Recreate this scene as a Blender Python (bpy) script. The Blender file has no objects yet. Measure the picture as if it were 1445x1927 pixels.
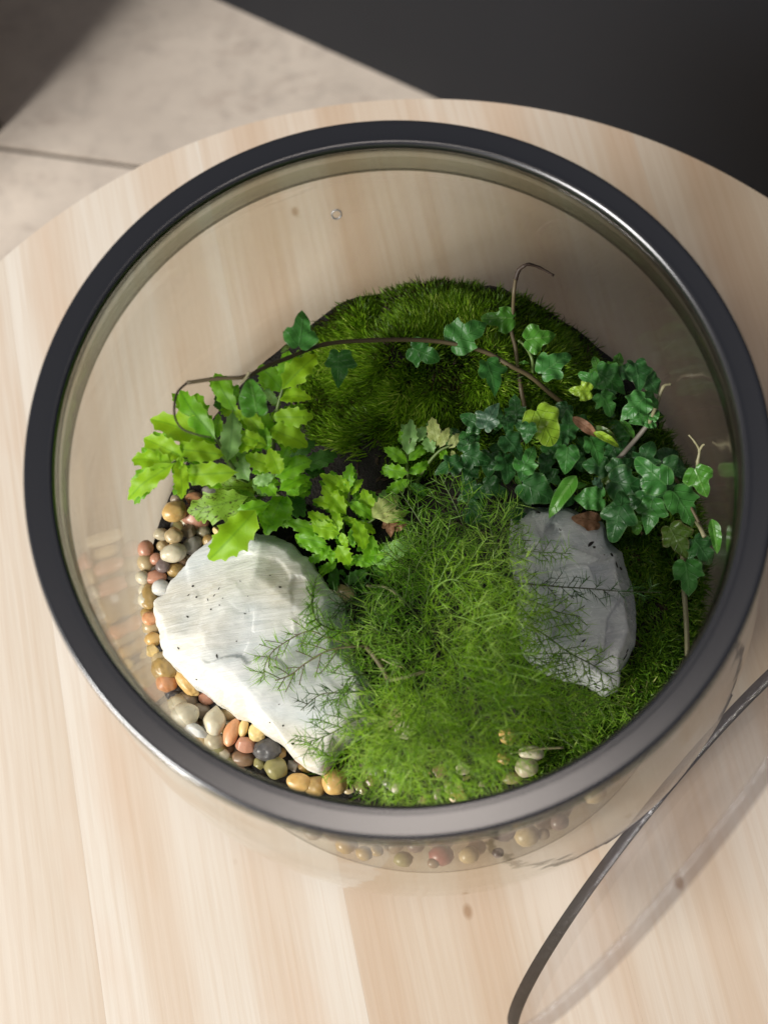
import bpy, math, random
import numpy as np
from mathutils import Vector, Matrix, Quaternion, noise

rnd = random.Random(7)
nr = np.random.RandomState(7)
sc = bpy.context.scene
col = sc.collection

# ------------------------------------------------------------------ camera
# working unit: jar rim radius = 1 = 10 cm, rim plane z = 0; M() turns it into metres with the wooden top at z = 0
U = 0.1
ZB = -1.387                        # wooden top
ZS = -1.12                         # soil
FPX = 2260.9
CAM = Vector((-0.052, -1.081, 2.996))
PITCH, YAW, ROLL = 0.294, -0.001, -0.159
RC = Matrix.Rotation(YAW, 3, 'Z') @ Matrix.Rotation(PITCH, 3, 'X') @ Matrix.Rotation(ROLL, 3, 'Z')


def M(v):
    return Vector((v[0] * U, v[1] * U, (v[2] - ZB) * U))


def at(px, py, z):
    """point of the place (jar units) seen at photo pixel px, py at height z"""
    d = RC @ Vector(((px - 722.5) / FPX, -(py - 963.5) / FPX, -1))
    return CAM + d * ((z - CAM.z) / d.z)


cd = bpy.data.cameras.new('camera')
cam = bpy.data.objects.new('camera', cd)
col.objects.link(cam)
cam.matrix_world = Matrix.Translation(M(CAM)) @ RC.to_4x4()
cd.sensor_fit = 'HORIZONTAL'
cd.sensor_width = 27.0
cd.lens = FPX / 1445 * 27.0
cd.clip_start, cd.clip_end = 0.01, 50
cd.dof.use_dof = True
cd.dof.focus_distance = 0.402
cd.dof.aperture_fstop = 9.0
sc.camera = cam

# ------------------------------------------------------------------ light
world = bpy.data.worlds.new('World')
sc.world = world
world.use_nodes = True
bg = world.node_tree.nodes['Background']
bg.inputs[0].default_value = (0.74, 0.81, 1.0, 1)
bg.inputs[1].default_value = 0.125
sc.view_settings.view_transform = 'Standard'
sc.view_settings.look = 'None'
sc.view_settings.exposure = 0.0
sc.cycles.use_denoising = True
sc.cycles.max_bounces = 12
sc.cycles.transparent_max_bounces = 48
sc.cycles.caustics_reflective = False
sc.cycles.caustics_refractive = False


def area(name, loc, target, size, power, color, sy=None):
    l = bpy.data.lights.new(name, 'AREA')
    l.shape = 'RECTANGLE'
    l.size, l.size_y = size, sy or size
    l.energy = power
    l.color = color
    o = bpy.data.objects.new(name, l)
    col.objects.link(o)
    o.location = loc
    o.rotation_euler = (Vector(target) - Vector(loc)).to_track_quat('-Z', 'Y').to_euler()
    return o


KEY = Vector((-2.30, -0.98, 1.42))
area('window_light', KEY, (0, 0, 0.05), 1.15, 168, (1.0, 0.975, 0.945))
area('ceiling_light', (-0.01, 0.02, 1.75), (0, 0, 0.05), 0.36, 3.6, (1.0, 0.89, 0.81), 0.40)

# ------------------------------------------------------------------ helpers


def tag(o, label=None, cat=None, group=None, kind=None):
    if label: o['label'] = label
    if cat: o['category'] = cat
    if group: o['group'] = group
    if kind: o['kind'] = kind
    return o


def empty(name, loc=(0, 0, 0)):
    o = bpy.data.objects.new(name, None)
    o.empty_display_size = 0.01
    o.location = loc
    col.objects.link(o)
    return o


def link(name, me, parent=None, mat=None):
    o = bpy.data.objects.new(name, me)
    if mat is not None:
        me.materials.append(mat)
    col.objects.link(o)
    if parent is not None:
        o.parent = parent
        o.matrix_parent_inverse = Matrix.Translation(-parent.location)
    return o


def smooth(me):
    me.polygons.foreach_set('use_smooth', [True] * len(me.polygons))
    me.update()


def mesh_py(name, vs, fs, sm=True):
    me = bpy.data.meshes.new(name)
    me.from_pydata([tuple(v) for v in vs], [], fs)
    if sm: smooth(me)
    me.update()
    return me


def mesh_np(name, V, F):
    """V (n,3), F (m,k) all faces with k corners"""
    me = bpy.data.meshes.new(name)
    k = F.shape[1]
    me.vertices.add(len(V)); me.vertices.foreach_set('co', np.ascontiguousarray(V, dtype=np.float32).ravel())
    me.loops.add(F.size); me.loops.foreach_set('vertex_index', F.astype(np.int32).ravel())
    me.polygons.add(len(F)); me.polygons.foreach_set('loop_start', np.arange(0, F.size, k, dtype=np.int32))
    me.polygons.foreach_set('loop_total', np.full(len(F), k, dtype=np.int32))
    me.update(calc_edges=True)
    me.validate()
    return me


def box_mesh(name, x0, x1, y0, y1, z0, z1):
    v = [(x, y, z) for z in (z0, z1) for y in (y0, y1) for x in (x0, x1)]
    f = [(0, 2, 3, 1), (4, 5, 7, 6), (0, 1, 5, 4), (2, 6, 7, 3), (0, 4, 6, 2), (1, 3, 7, 5)]
    return mesh_py(name, v, f, False)


def lathe(name, prof, n=160, cx=lambda z: 0.0, close=False):
    """prof in jar units (r, z); returns a mesh in metres"""
    V, F = [], []
    for r, z in prof:
        for i in range(n):
            a = 2 * math.pi * i / n
            ov = 1 - 0.009 * math.cos(2 * a) - 0.007 * math.sin(2 * a)
            V.append(M((cx(z) + r * ov * math.cos(a), r * ov * math.sin(a), z)))
    m = len(prof)
    for j in range(m - 1 if not close else m):
        j2 = (j + 1) % m
        for i in range(n):
            i2 = (i + 1) % n
            F.append((j * n + i, j * n + i2, j2 * n + i2, j2 * n + i))
    return mesh_py(name, V, F)


def tube(name, pts, rad, n=6):
    """pts in jar units, rad list or float in jar units -> verts, faces in metres"""
    pts = [Vector(p) for p in pts]
    if not hasattr(rad, '__len__'): rad = [rad] * len(pts)
    V, F = [], []
    for k, p in enumerate(pts):
        t = (pts[min(k + 1, len(pts) - 1)] - pts[max(k - 1, 0)]).normalized()
        a = t.cross(Vector((0.13, 0.21, 1))).normalized()
        b = t.cross(a)
        for i in range(n):
            w = 2 * math.pi * i / n
            V.append(M(p + (a * math.cos(w) + b * math.sin(w)) * rad[k]))
    for k in range(len(pts) - 1):
        for i in range(n):
            i2 = (i + 1) % n
            F.append((k * n + i, k * n + i2, (k + 1) * n + i2, (k + 1) * n + i))
    F.append(tuple(range(n - 1, -1, -1)))
    F.append(tuple((len(pts) - 1) * n + i for i in range(n)))
    return V, F


def join(parts):
    V, F = [], []
    for v, f in parts:
        o = len(V)
        V += v
        F += [tuple(i + o for i in q) for q in f]
    return V, F


def spline(pts, m=6):
    """Catmull-Rom through pts"""
    P = [Vector(p) for p in pts]
    P = [P[0] * 2 - P[1]] + P + [P[-1] * 2 - P[-2]]
    out = []
    for i in range(1, len(P) - 2):
        for k in range(m):
            t = k / m
            a, b, c, d = P[i - 1], P[i], P[i + 1], P[i + 2]
            out.append(0.5 * ((2 * b) + (c - a) * t + (2 * a - 5 * b + 4 * c - d) * t * t + (3 * b - a - 3 * c + d) * t ** 3))
    out.append(P[-2])
    return out


# ------------------------------------------------------------------ materials
class NT:
    def __init__(s, name):
        s.m = bpy.data.materials.new(name)
        s.m.use_nodes = True
        s.t = s.m.node_tree
        s.t.nodes.clear()
        s.out = s.n('ShaderNodeOutputMaterial')

    def n(s, typ, ins=None, **kw):
        nd = s.t.nodes.new(typ)
        for k, v in kw.items(): setattr(nd, k, v)
        for k, v in (ins or {}).items():
            if isinstance(v, bpy.types.NodeSocket): s.t.links.new(v, nd.inputs[k])
            else: nd.inputs[k].default_value = v
        return nd

    def ramp(s, fac, stops, interp='LINEAR'):
        r = s.n('ShaderNodeValToRGB', {0: fac})
        r.color_ramp.interpolation = interp
        e = r.color_ramp.elements
        while len(e) < len(stops): e.new(0.5)
        for el, (p, c) in zip(e, stops):
            el.position = p
            el.color = (c[0], c[1], c[2], 1) if hasattr(c, '__len__') else (c, c, c, 1)
        return r.outputs[0]

    def mix(s, f, a, b, mode='MIX'):
        n = s.n('ShaderNodeMix', data_type='RGBA', blend_type=mode)
        for i, v in ((0, f), (6, a), (7, b)):
            if isinstance(v, bpy.types.NodeSocket): s.t.links.new(v, n.inputs[i])
            else: n.inputs[i].default_value = v if i == 0 else (v[0], v[1], v[2], 1)
        return n.outputs[2]

    def noise(s, vec, scale, detail=4, rough=0.55, dist=0.0):
        return s.n('ShaderNodeTexNoise', {'Vector': vec, 'Scale': scale, 'Detail': detail, 'Roughness': rough, 'Distortion': dist})

    def bump(s, h, strength, dist=0.001, normal=None):
        i = {'Height': h, 'Strength': strength, 'Distance': dist}
        if normal is not None: i['Normal'] = normal
        return s.n('ShaderNodeBump', i).outputs[0]

    def surf(s, sh):
        s.t.links.new(sh, s.out.inputs[0])
        return s.m


def wood_mat(name, ang, light, dark, seed):
    m = NT(name)
    tc = m.n('ShaderNodeTexCoord').outputs['Object']
    mp = m.n('ShaderNodeMapping', {'Vector': tc, 'Rotation': (0, 0, -ang), 'Location': (seed * 3.1, seed * 7.7, seed)})
    v = m.n('ShaderNodeMapping', {'Vector': mp.outputs[0], 'Scale': (3.0, 30.0, 3.0)}).outputs[0]
    n1 = m.noise(v, 0.55, 3, 0.5, 0.35)
    bands = m.n('ShaderNodeTexWave', {'Vector': m.n('ShaderNodeMapping', {'Vector': mp.outputs[0], 'Scale': (1.6, 9.0, 1)}).outputs[0],
                                      'Scale': 0.75, 'Distortion': 9.0, 'Detail': 3, 'Detail Scale': 0.6}, bands_direction='Y')
    fine = m.noise(m.n('ShaderNodeMapping', {'Vector': mp.outputs[0], 'Scale': (12, 420.0, 12)}).outputs[0], 1.0, 4, 0.6)
    blot = m.noise(m.n('ShaderNodeMapping', {'Vector': mp.outputs[0], 'Scale': (9, 34, 9)}).outputs[0], 1.0, 3, 0.6)
    c = m.mix(m.ramp(n1.outputs[0], [(0.35, 0), (0.65, 1)]), light, dark)
    c = m.mix(m.ramp(bands.outputs[1], [(0.35, 0.0), (0.90, 0.42)]), c, (dark[0] * 0.84, dark[1] * 0.68, dark[2] * 0.54))
    c = m.mix(m.ramp(fine.outputs[0], [(0.42, 0.0), (0.68, 0.27)]), c, (dark[0] * 0.75, dark[1] * 0.6, dark[2] * 0.45))
    c = m.mix(m.ramp(blot.outputs[0], [(0.56, 0.0), (0.72, 0.22)]), c, (dark[0] * 0.9, dark[1] * 0.66, dark[2] * 0.5))
    # small resin specks and knots
    vo = m.n('ShaderNodeTexVoronoi', {'Vector': m.n('ShaderNodeMapping', {'Vector': mp.outputs[0], 'Scale': (22, 34, 1)}).outputs[0], 'Scale': 1.0, 'Randomness': 1.0})
    c = m.mix(m.ramp(vo.outputs['Distance'], [(0.035, 0.65), (0.075, 0.0)]), c, (0.30, 0.16, 0.07))
    p = m.n('ShaderNodeBsdfPrincipled', {'Base Color': c, 'Roughness': 0.42, 'Specular IOR Level': 0.42,
                                         'Normal': m.bump(fine.outputs[0], 0.12, 0.0004)})
    return m.surf(p.outputs[0])


def simple(name, colr, rough=0.5, **kw):
    m = NT(name)
    i = {'Base Color': (*colr, 1), 'Roughness': rough}
    i.update(kw)
    return m.surf(m.n('ShaderNodeBsdfPrincipled', i).outputs[0])


def thin_glass(name, tint, ior=1.45, rough=0.0, wav=0.0, wscale=30, gain=1.0, sz=0.35):
    m = NT(name)
    nrm = None
    if wav:
        tc = m.n('ShaderNodeTexCoord').outputs['Object']
        nz = m.noise(m.n('ShaderNodeMapping', {'Vector': tc, 'Scale': (1, 1, sz)}).outputs[0], wscale, 3, 0.5)
        nrm = m.bump(nz.outputs[0], wav, 0.002)
    geo = m.n('ShaderNodeNewGeometry')
    iv = m.n('ShaderNodeMix', {0: geo.outputs['Backfacing'], 2: ior, 3: 1.0 / ior}, data_type='FLOAT').outputs[0]
    fi = {'IOR': iv}
    gi = {'Color': (gain, gain, gain, 1), 'Roughness': rough}
    if nrm is not None: fi['Normal'] = nrm; gi['Normal'] = nrm
    fr = m.n('ShaderNodeFresnel', fi)
    g = m.n('ShaderNodeBsdfGlossy', gi)
    t = m.n('ShaderNodeBsdfTransparent', {'Color': (*tint, 1)})
    ms = m.n('ShaderNodeMixShader', {0: fr.outputs[0], 1: t.outputs[0], 2: g.outputs[0]})
    return m.surf(ms.outputs[0])


def leaf_mat(name, c1, c2, vein, trans=0.35, rough=0.42, edge=None, spots=0.0, vscale=9.0, bump=0.5):
    m = NT(name)
    uv = m.n('ShaderNodeUVMap').outputs[0]
    sep = m.n('ShaderNodeSeparateXYZ', {0: uv})
    x, y = sep.outputs[0], sep.outputs[1]

    def mth(op, a, b=None):
        i = {0: a}
        if b is not None: i[1] = b
        return m.n('ShaderNodeMath', i, operation=op).outputs[0]
    ay = mth('ABSOLUTE', y)
    # side veins run forward from the midrib
    ph = mth('SUBTRACT', mth('MULTIPLY', x, vscale), mth('MULTIPLY', ay, vscale * 0.9))
    side = mth('ABSOLUTE', mth('SINE', mth('MULTIPLY', ph, math.pi)))
    sidel = m.ramp(side, [(0.0, 1.0), (0.22, 0.0)])
    mid = m.ramp(ay, [(0.0, 1.0), (0.035, 0.0)])
    oi = m.n('ShaderNodeObjectInfo')
    tc = m.n('ShaderNodeTexCoord').outputs['Object']
    off = m.n('ShaderNodeVectorMath', {0: tc, 1: oi.outputs['Location']}, operation='ADD').outputs[0]
    nz = m.noise(off, 3.0, 4, 0.6)
    f = mth('ADD', mth('MULTIPLY', oi.outputs['Random'], 0.55), mth('MULTIPLY', m.ramp(nz.outputs[0], [(0.3, 0), (0.7, 1)]), 0.45))
    c = m.mix(f, c1, c2)
    c = m.mix(mth('MULTIPLY', sidel, 0.16), c, vein)
    c = m.mix(mth('MULTIPLY', mid, 0.7), c, vein)
    if edge is not None:
        e = m.ramp(m.n('ShaderNodeVertexColor', layer_name='edge').outputs[0], [(0.84, 0), (1.0, 1.0)])
        c = m.mix(mth('MULTIPLY', e, 0.75), c, edge)
    if spots:
        ns = m.noise(off, 14.0, 5, 0.7)
        c = m.mix(m.ramp(ns.outputs[0], [(0.56, 0), (0.62, spots)]), c, (0.035, 0.018, 0.008))
    hsum = mth('ADD', mth('MULTIPLY', sidel, -0.3), mth('ADD', mth('MULTIPLY', mid, -0.2), mth('MULTIPLY', nz.outputs[0], 0.6)))
    bp = m.bump(hsum, bump, 0.0006)
    p = m.n('ShaderNodeBsdfPrincipled', {'Base Color': c, 'Roughness': rough, 'Specular IOR Level': 0.45, 'Normal': bp})
    tr = m.n('ShaderNodeBsdfTranslucent', {'Color': m.mix(0.5, c, (min(1, c2[0] * 1.9), min(1, c2[1] * 1.7), c2[2] * 0.9)), 'Normal': bp})
    ms = m.n('ShaderNodeMixShader', {0: trans, 1: p.outputs[0], 2: tr.outputs[0]})
    return m.surf(ms.outputs[0])


def blade_mat(name, stops, trans=0.3, rough=0.5):
    """colour varies from blade to blade through the attribute 'tone'"""
    m = NT(name)
    a = m.n('ShaderNodeAttribute', attribute_name='tone')
    c = m.ramp(a.outputs['Fac'], stops)
    p = m.n('ShaderNodeBsdfPrincipled', {'Base Color': c, 'Roughness': rough, 'Specular IOR Level': 0.35})
    tr = m.n('ShaderNodeBsdfTranslucent', {'Color': c})
    ms = m.n('ShaderNodeMixShader', {0: trans, 1: p.outputs[0], 2: tr.outputs[0]})
    return m.surf(ms.outputs[0])


# ------------------------------------------------------------------ setting: floor, bench, added off-frame shade box
ZF = ZB - 3.3                      # floor level, 33 cm below the wooden top


def floor_mat(name, k):
    m = NT(name)
    tc = m.n('ShaderNodeTexCoord').outputs['Object']
    n1 = m.noise(tc, 7, 6, 0.62)
    n2 = m.noise(m.n('ShaderNodeMapping', {'Vector': tc, 'Rotation': (0, 0, 0.6), 'Scale': (1, 2.2, 1)}).outputs[0], 26, 6, 0.75, 0.3)
    n3 = m.noise(tc, 60, 3, 0.6)
    c = m.mix(m.ramp(n1.outputs[0], [(0.3, 0), (0.7, 1)]), (0.70 * k, 0.61 * k, 0.51 * k), (0.50 * k, 0.43 * k, 0.36 * k))
    c = m.mix(m.ramp(n2.outputs[0], [(0.54, 0), (0.74, 0.5)]), c, (0.24, 0.17, 0.135))
    c = m.mix(m.ramp(n3.outputs[0], [(0.5, 0), (0.8, 0.3)]), c, (0.2, 0.17, 0.15))
    p = m.n('ShaderNodeBsdfPrincipled', {'Base Color': c, 'Roughness': 0.6, 'Normal': m.bump(n2.outputs[0], 0.3, 0.002)})
    return m.surf(p.outputs[0])


def flat(name, pts, z0, z1):
    """prism over a polygon of jar-unit points"""
    n = len(pts)
    V = [M((p[0], p[1], z0)) for p in pts] + [M((p[0], p[1], z1)) for p in pts]
    F = [tuple(range(n - 1, -1, -1)), tuple(range(n, 2 * n))] + [(i, (i + 1) % n, n + (i + 1) % n, n + i) for i in range(n)]
    return mesh_py(name, V, F, False)


floor = empty('floor', M((0, 0, ZF - 0.3)))
tag(floor, kind='structure')
s0, s1 = at(0, 276, ZF), at(262, 312, ZF)
sd = (s1 - s0).normalized(); sn = Vector((-sd.y, sd.x, 0))
gap = 0.025
for j, (a, b) in enumerate(((0, 16), (16, 34), (-9, 0), (-27, -9))):
    for (u0, u1) in ((-30, -11.0), (-11.0, 7.5), (7.5, 30)):
        q = [s0 + sd * (u0 + gap) + sn * (a + gap), s0 + sd * (u1 - gap) + sn * (a + gap), s0 + sd * (u1 - gap) + sn * (b - gap), s0 + sd * (u0 + gap) + sn * (b - gap)]
        link('floor_slab', flat('floor_slab', q, ZF - 0.3, ZF), floor, floor_mat('floor_stone', 1.0 + 0.06 * ((j * 3) % 4 - 1.5)))
q = [s0 + sd * u - Vector((0, 0, 0)) + sn * v for u, v in ((-30, -27), (30, -27), (30, 34), (-30, 34))]
link('grout', flat('grout', q, ZF - 0.34, ZF - 0.06), floor, simple('grout', (0.10, 0.085, 0.07), 0.9))

# black bench behind the wooden top
ZK = ZF + 5.5
b0, b1 = at(400, 0, ZF), at(800, 181, ZF)
bd = (b1 - b0).normalized(); bn = Vector((-bd.y, bd.x, 0))
if bn.dot(at(1100, 60, ZF) - b0) < 0: bn = -bn
mbk = NT('black_paint')
tc = mbk.n('ShaderNodeTexCoord').outputs['Object']
nz = mbk.noise(tc, 5, 3, 0.5)
cbk = mbk.mix(nz.outputs[0], (0.0022, 0.0036, 0.0065), (0.0038, 0.0056, 0.0092))
mbk = mbk.surf(mbk.n('ShaderNodeBsdfPrincipled', {'Base Color': cbk, 'Roughness': 0.5, 'Specular IOR Level': 0.35,
                                                  'Normal': mbk.bump(mbk.noise(tc, 700, 2, 0.5).outputs[0], 0.1, 0.0005)}).outputs[0])
bench = empty('bench', M((b0 + bd * 3 + bn * 4).to_tuple()[:2] + (ZF,)))
tag(bench, 'matte black bench with a flat top standing behind the round wooden table', 'bench')


def bevel(o, w, seg=2):
    md = o.modifiers.new('bev', 'BEVEL'); md.width = w; md.segments = seg; md.limit_method = 'ANGLE'


q = [b0 + bd * u + bn * v for u, v in ((-4.5, 0), (16, 0), (16, 9), (-4.5, 9))]
o = link('bench_top', flat('bench_top', q, ZK - 0.35, ZK), bench, mbk); bevel(o, 0.003)
q = [b0 + bd * u + bn * v for u, v in ((-4.48, 0.02), (15.98, 0.02), (15.7, 8.7), (-4.2, 8.7))]
link('bench_body', flat('bench_body', q, ZF, ZK - 0.35), bench, mbk)

# unseen box, added out of frame to shade the far corner of the floor
kx = Vector((KEY.x / U, KEY.y / U, KEY.z / U + ZB))
A, B = at(-60, 300, ZF), at(345, -30, ZF)
t_ = 0.078
A2, B2 = A + (kx - A) * t_, B + (kx - B) * t_
ed = (B2 - A2).normalized(); en = Vector((-ed.y, ed.x, 0))
if en.dot(at(0, 0, ZF) - A) < 0: en = -en
shade_box = link('shade_box', flat('shade_box', [A2 - ed * 1.5, B2 + ed * 0.3, B2 + ed * 0.3 + en * 7, A2 - ed * 1.5 + en * 7], ZF, A2.z), None, simple('shade_box_dark', (0.06, 0.045, 0.035), 0.6))
tag(shade_box, 'unseen dark box added beside the table to shade the floor corner', 'shade_box')

# ------------------------------------------------------------------ round wooden table of glued planks
g0, g1 = at(150, 1450, ZB), at(215, 1927, ZB)
gd = (g0 - g1).normalized()                     # grain direction
gn = Vector((gd.y, -gd.x, 0))                   # across, towards +x
ang = math.atan2(gd.y, gd.x)
TC, TR, TT = Vector((-0.0282, -0.259, ZB)), 2.3256, 0.26
table = empty('round_table', M((TC.x, TC.y, ZF)))
tag(table, 'round pale pine table with a glued plank top, carrying the glass terrarium', 'table')
cuts = sorted((at(x, 1850, ZB) - TC).dot(gn) for x in (-318, 190, 680, 1190, 1700))
cuts = [-TR + 1e-3] + [c for c in cuts if abs(c) < TR - 0.05] + [TR - 1e-3]
tones = [((0.70, 0.61, 0.50), (0.64, 0.535, 0.415)), ((0.71, 0.63, 0.53), (0.655, 0.56, 0.45)), ((0.74, 0.67, 0.575), (0.69, 0.605, 0.50)),
         ((0.695, 0.595, 0.485), (0.63, 0.515, 0.395)), ((0.72, 0.635, 0.53), (0.66, 0.56, 0.45)), ((0.66, 0.56, 0.45), (0.58, 0.47, 0.36))]
for k in range(len(cuts) - 1):
    a, b = cuts[k], cuts[k + 1]
    pts = []
    nseg = 60
    e = 0.00012
    ua = [a + e + (b - a - 2 * e) * i / nseg for i in range(nseg + 1)]
    up = [(u, math.sqrt(max(TR * TR - u * u, 1e-6))) for u in ua]
    poly = [TC + gn * u + gd * w for u, w in up] + [TC + gn * u - gd * w for u, w in reversed(up)]
    o = link('plank', flat('plank', poly, ZB - TT, ZB), table, wood_mat('pine_%d' % k, ang, tones[k % 6][0], tones[k % 6][1], k + 1.0))
mleg = wood_mat('pine_leg', ang, (0.68, 0.5, 0.33), (0.58, 0.42, 0.26), 9.0)
for a in (0.8, 2.37, 3.94, 5.5):
    p = TC + Vector((math.cos(a), math.sin(a), 0)) * 1.5
    r = Vector((math.cos(a), math.sin(a), 0)) * 0.25
    v, f = tube('leg', [p + Vector((0, 0, -TT)), p + r + Vector((0, 0, ZF - ZB))], [0.17, 0.11], 16)
    link('leg', mesh_py('leg', v, f), table, mleg)

# ------------------------------------------------------------------ glass jar
LEAN = 0.036


def cx(z): return LEAN * min(1.2, max(0.0, -z))


IN = [(0, .921), (-.06, .915), (-.15, .925), (-.3, .95), (-.6, .985), (-.9, 1.0), (-1.12, 1.0), (-1.15, 1.0), (-1.2, .995), (-1.27, .97), (-1.32, .90), (-1.345, .75), (-1.35, .4), (-1.35, .002)]


def rin(z):
    for (z0, r0), (z1, r1) in zip(IN, IN[1:]):
        if z <= z0 and z >= z1: return r0 + (r1 - r0) * (z - z0) / (z1 - z0)
    return 0.9


def fit_in(p, margin=0.02):
    c = Vector((cx(p.z), 0)); d = Vector((p.x, p.y)) - c
    r = rin(p.z) - margin
    if d.length > r: d = d.normalized() * r
    return Vector((c.x + d.x, d.y, p.z))


def aim(px, py, z, margin=0.02):
    """like at(), but lowered along the sight line until it lies inside the glass"""
    for _ in range(60):
        p = at(px, py, z)
        if (Vector((p.x - cx(z), p.y))).length < rin(z) - margin: return p
        z -= 0.02
        if z < ZS: break
    return fit_in(at(px, py, max(z, ZS)), margin)


jar = empty('glass_jar', M((0, 0, ZB)))
tag(jar, 'large open round clear glass jar holding the moss and fern terrarium', 'jar')
m_wall = thin_glass('clear_glass', (0.925, 0.918, 0.875), 1.45, 0.06, 0.3, 16, 0.55)
m_wall_o = thin_glass('clear_glass_outer', (0.935, 0.93, 0.90), 1.55, 0.025, 0.55, 18, 1.0, 2.4)
outer = [(.985, -.075), (.982, -.14), (1.0, -.24), (1.055, -.42), (1.105, -.62), (1.14, -.82), (1.155, -1.0), (1.15, -1.16), (1.105, -1.30), (1.04, -1.365), (.98, ZB + 0.002)]
inner = [(r, z) for z, r in IN if z <= -.06]
o = link('inner_wall', lathe('inner_wall', inner, 192, cx), jar, m_wall)
for v_ in o.data.vertices:      # the wall bellies out low at the front, where the drainage pebbles lie
    zz_ = v_.co.z / U + ZB
    if -1.34 < zz_ < -1.14:
        an_ = math.atan2(v_.co.y, v_.co.x)
        k_ = 1 + 0.085 * max(0.0, 1 - ((an_ + 1.6) / 0.95) ** 2)
        v_.co.x *= k_; v_.co.y *= k_
o = link('outer_wall', lathe('outer_wall', [(.99, -.05)] + outer + [(.5, ZB + .004), (.002, ZB + .004)], 192, cx), jar, m_wall_o)

# polished rim: near-black base colour stands in for light lost in the thick glass
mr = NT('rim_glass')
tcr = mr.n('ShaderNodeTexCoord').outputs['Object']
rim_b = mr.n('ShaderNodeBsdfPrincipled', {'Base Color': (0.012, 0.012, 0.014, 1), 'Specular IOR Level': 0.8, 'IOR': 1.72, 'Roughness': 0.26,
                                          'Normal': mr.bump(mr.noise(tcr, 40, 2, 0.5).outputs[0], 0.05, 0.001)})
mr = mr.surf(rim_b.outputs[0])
prof = []
cr, hw, hh = 0.960, 0.0405, 0.034
rb = 0.011
for k in range(7):
    a = math.pi / 2 * k / 6
    prof.append((cr + hw - rb + rb * math.cos(a), -rb + rb * math.sin(a)))
for k in range(1, 8):
    prof.append((cr + hw - rb - (2 * hw - 2 * rb) * k / 8, -0.0003 * math.sin(math.pi * k / 8) - 0.0012 * k / 8))
for k in range(7):
    a = math.pi / 2 + math.pi / 2 * k / 6
    prof.append((cr - hw + rb + rb * math.cos(a), -rb + rb * math.sin(a)))
prof += [(cr - hw, -0.026), (cr + hw, -0.05)]
o = link('rim', lathe('rim', prof, 192, cx, True), jar, mr)
# bright outer lip and added neck band, tinted dark to imitate internal reflection
m_lip = thin_glass('lip_glass', (0.72, 0.74, 0.72), 1.9, 0.08, 0.3, 20)
lp = [(1.0 + 0.014 * math.cos(a), -0.082 + 0.022 * math.sin(a)) for a in [2 * math.pi * k / 12 for k in range(12)]]
link('outer_lip', lathe('outer_lip', lp, 192, cx, True), jar, m_lip)
m_neck = thin_glass('neck_reflection_tint', (0.70, 0.72, 0.68), 1.25, 0.08, 0.3, 14, 0.3)
nk = [(.921, -.028), (.9175, -.060), (.9195, -.115), (.925, -.15), (.9235, -.15), (.916, -.115), (.9145, -.060), (.918, -.028)]
link('neck_reflection_band', lathe('neck_reflection_band', nk, 192, cx, True), jar, m_neck)
# air bubble / seed in the far wall
bz = -0.42
pb = at(633, 402, bz)
dd = Vector((pb.x - cx(bz), pb.y)).normalized()
for px, py in ((633, 402),):
    # walk the sight line to the inner wall
    z = -0.1
    while z > ZS and Vector((at(px, py, z).x - cx(z), at(px, py, z).y)).length > rin(z) - 0.002: z -= 0.005
    c = at(px, py, z)
    nrm = Vector((-(c.x - cx(z)), -c.y, 0.15)).normalized()
    t1 = nrm.cross(Vector((0, 0, 1))).normalized(); t2 = nrm.cross(t1)
    ring = [c + nrm * 0.002 + t1 * math.cos(a) * 0.014 + t2 * math.sin(a) * 0.019 for a in [2 * math.pi * k / 20 for k in range(21)]]
    v, f = tube('bubble', ring, 0.0026, 6)
    link('bubble', mesh_py('bubble', v, f), jar, simple('bubble_glass', (0.25, 0.25, 0.24), 0.1))

# ------------------------------------------------------------------ lid: clear acrylic disc standing against the jar
lc = Vector((0.633, -1.057, -0.651)); la, lt, lr = -0.866, -0.013, 0.735
ln = Vector((math.cos(lt) * math.cos(la), math.cos(lt) * math.sin(la), math.sin(lt)))
lu = Vector((0, 0, 1)).cross(ln).normalized(); lv = ln.cross(lu)
th = 0.040
n = 200
V, F = [], []
profl = [(lr - 0.004, -th / 2), (lr, -th / 2 + 0.004), (lr, th / 2 - 0.004), (lr - 0.004, th / 2)]
for r, h in profl:
    for i in range(n):
        a = 2 * math.pi * i / n
        V.append(M(lc + (lu * math.cos(a) + lv * math.sin(a)) * r + ln * h))
Fe = []
for j in range(3):
    for i in range(n):
        i2 = (i + 1) % n
        Fe.append((j * n + i, j * n + i2, (j + 1) * n + i2, (j + 1) * n + i))
lid = empty('jar_lid', M(lc - Vector((0, 0, lr))))
tag(lid, 'round clear acrylic lid standing on edge on the wood against the jar', 'lid')
ml = NT('acrylic_edge')
tl = ml.n('ShaderNodeTexCoord').outputs['Object']
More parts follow.
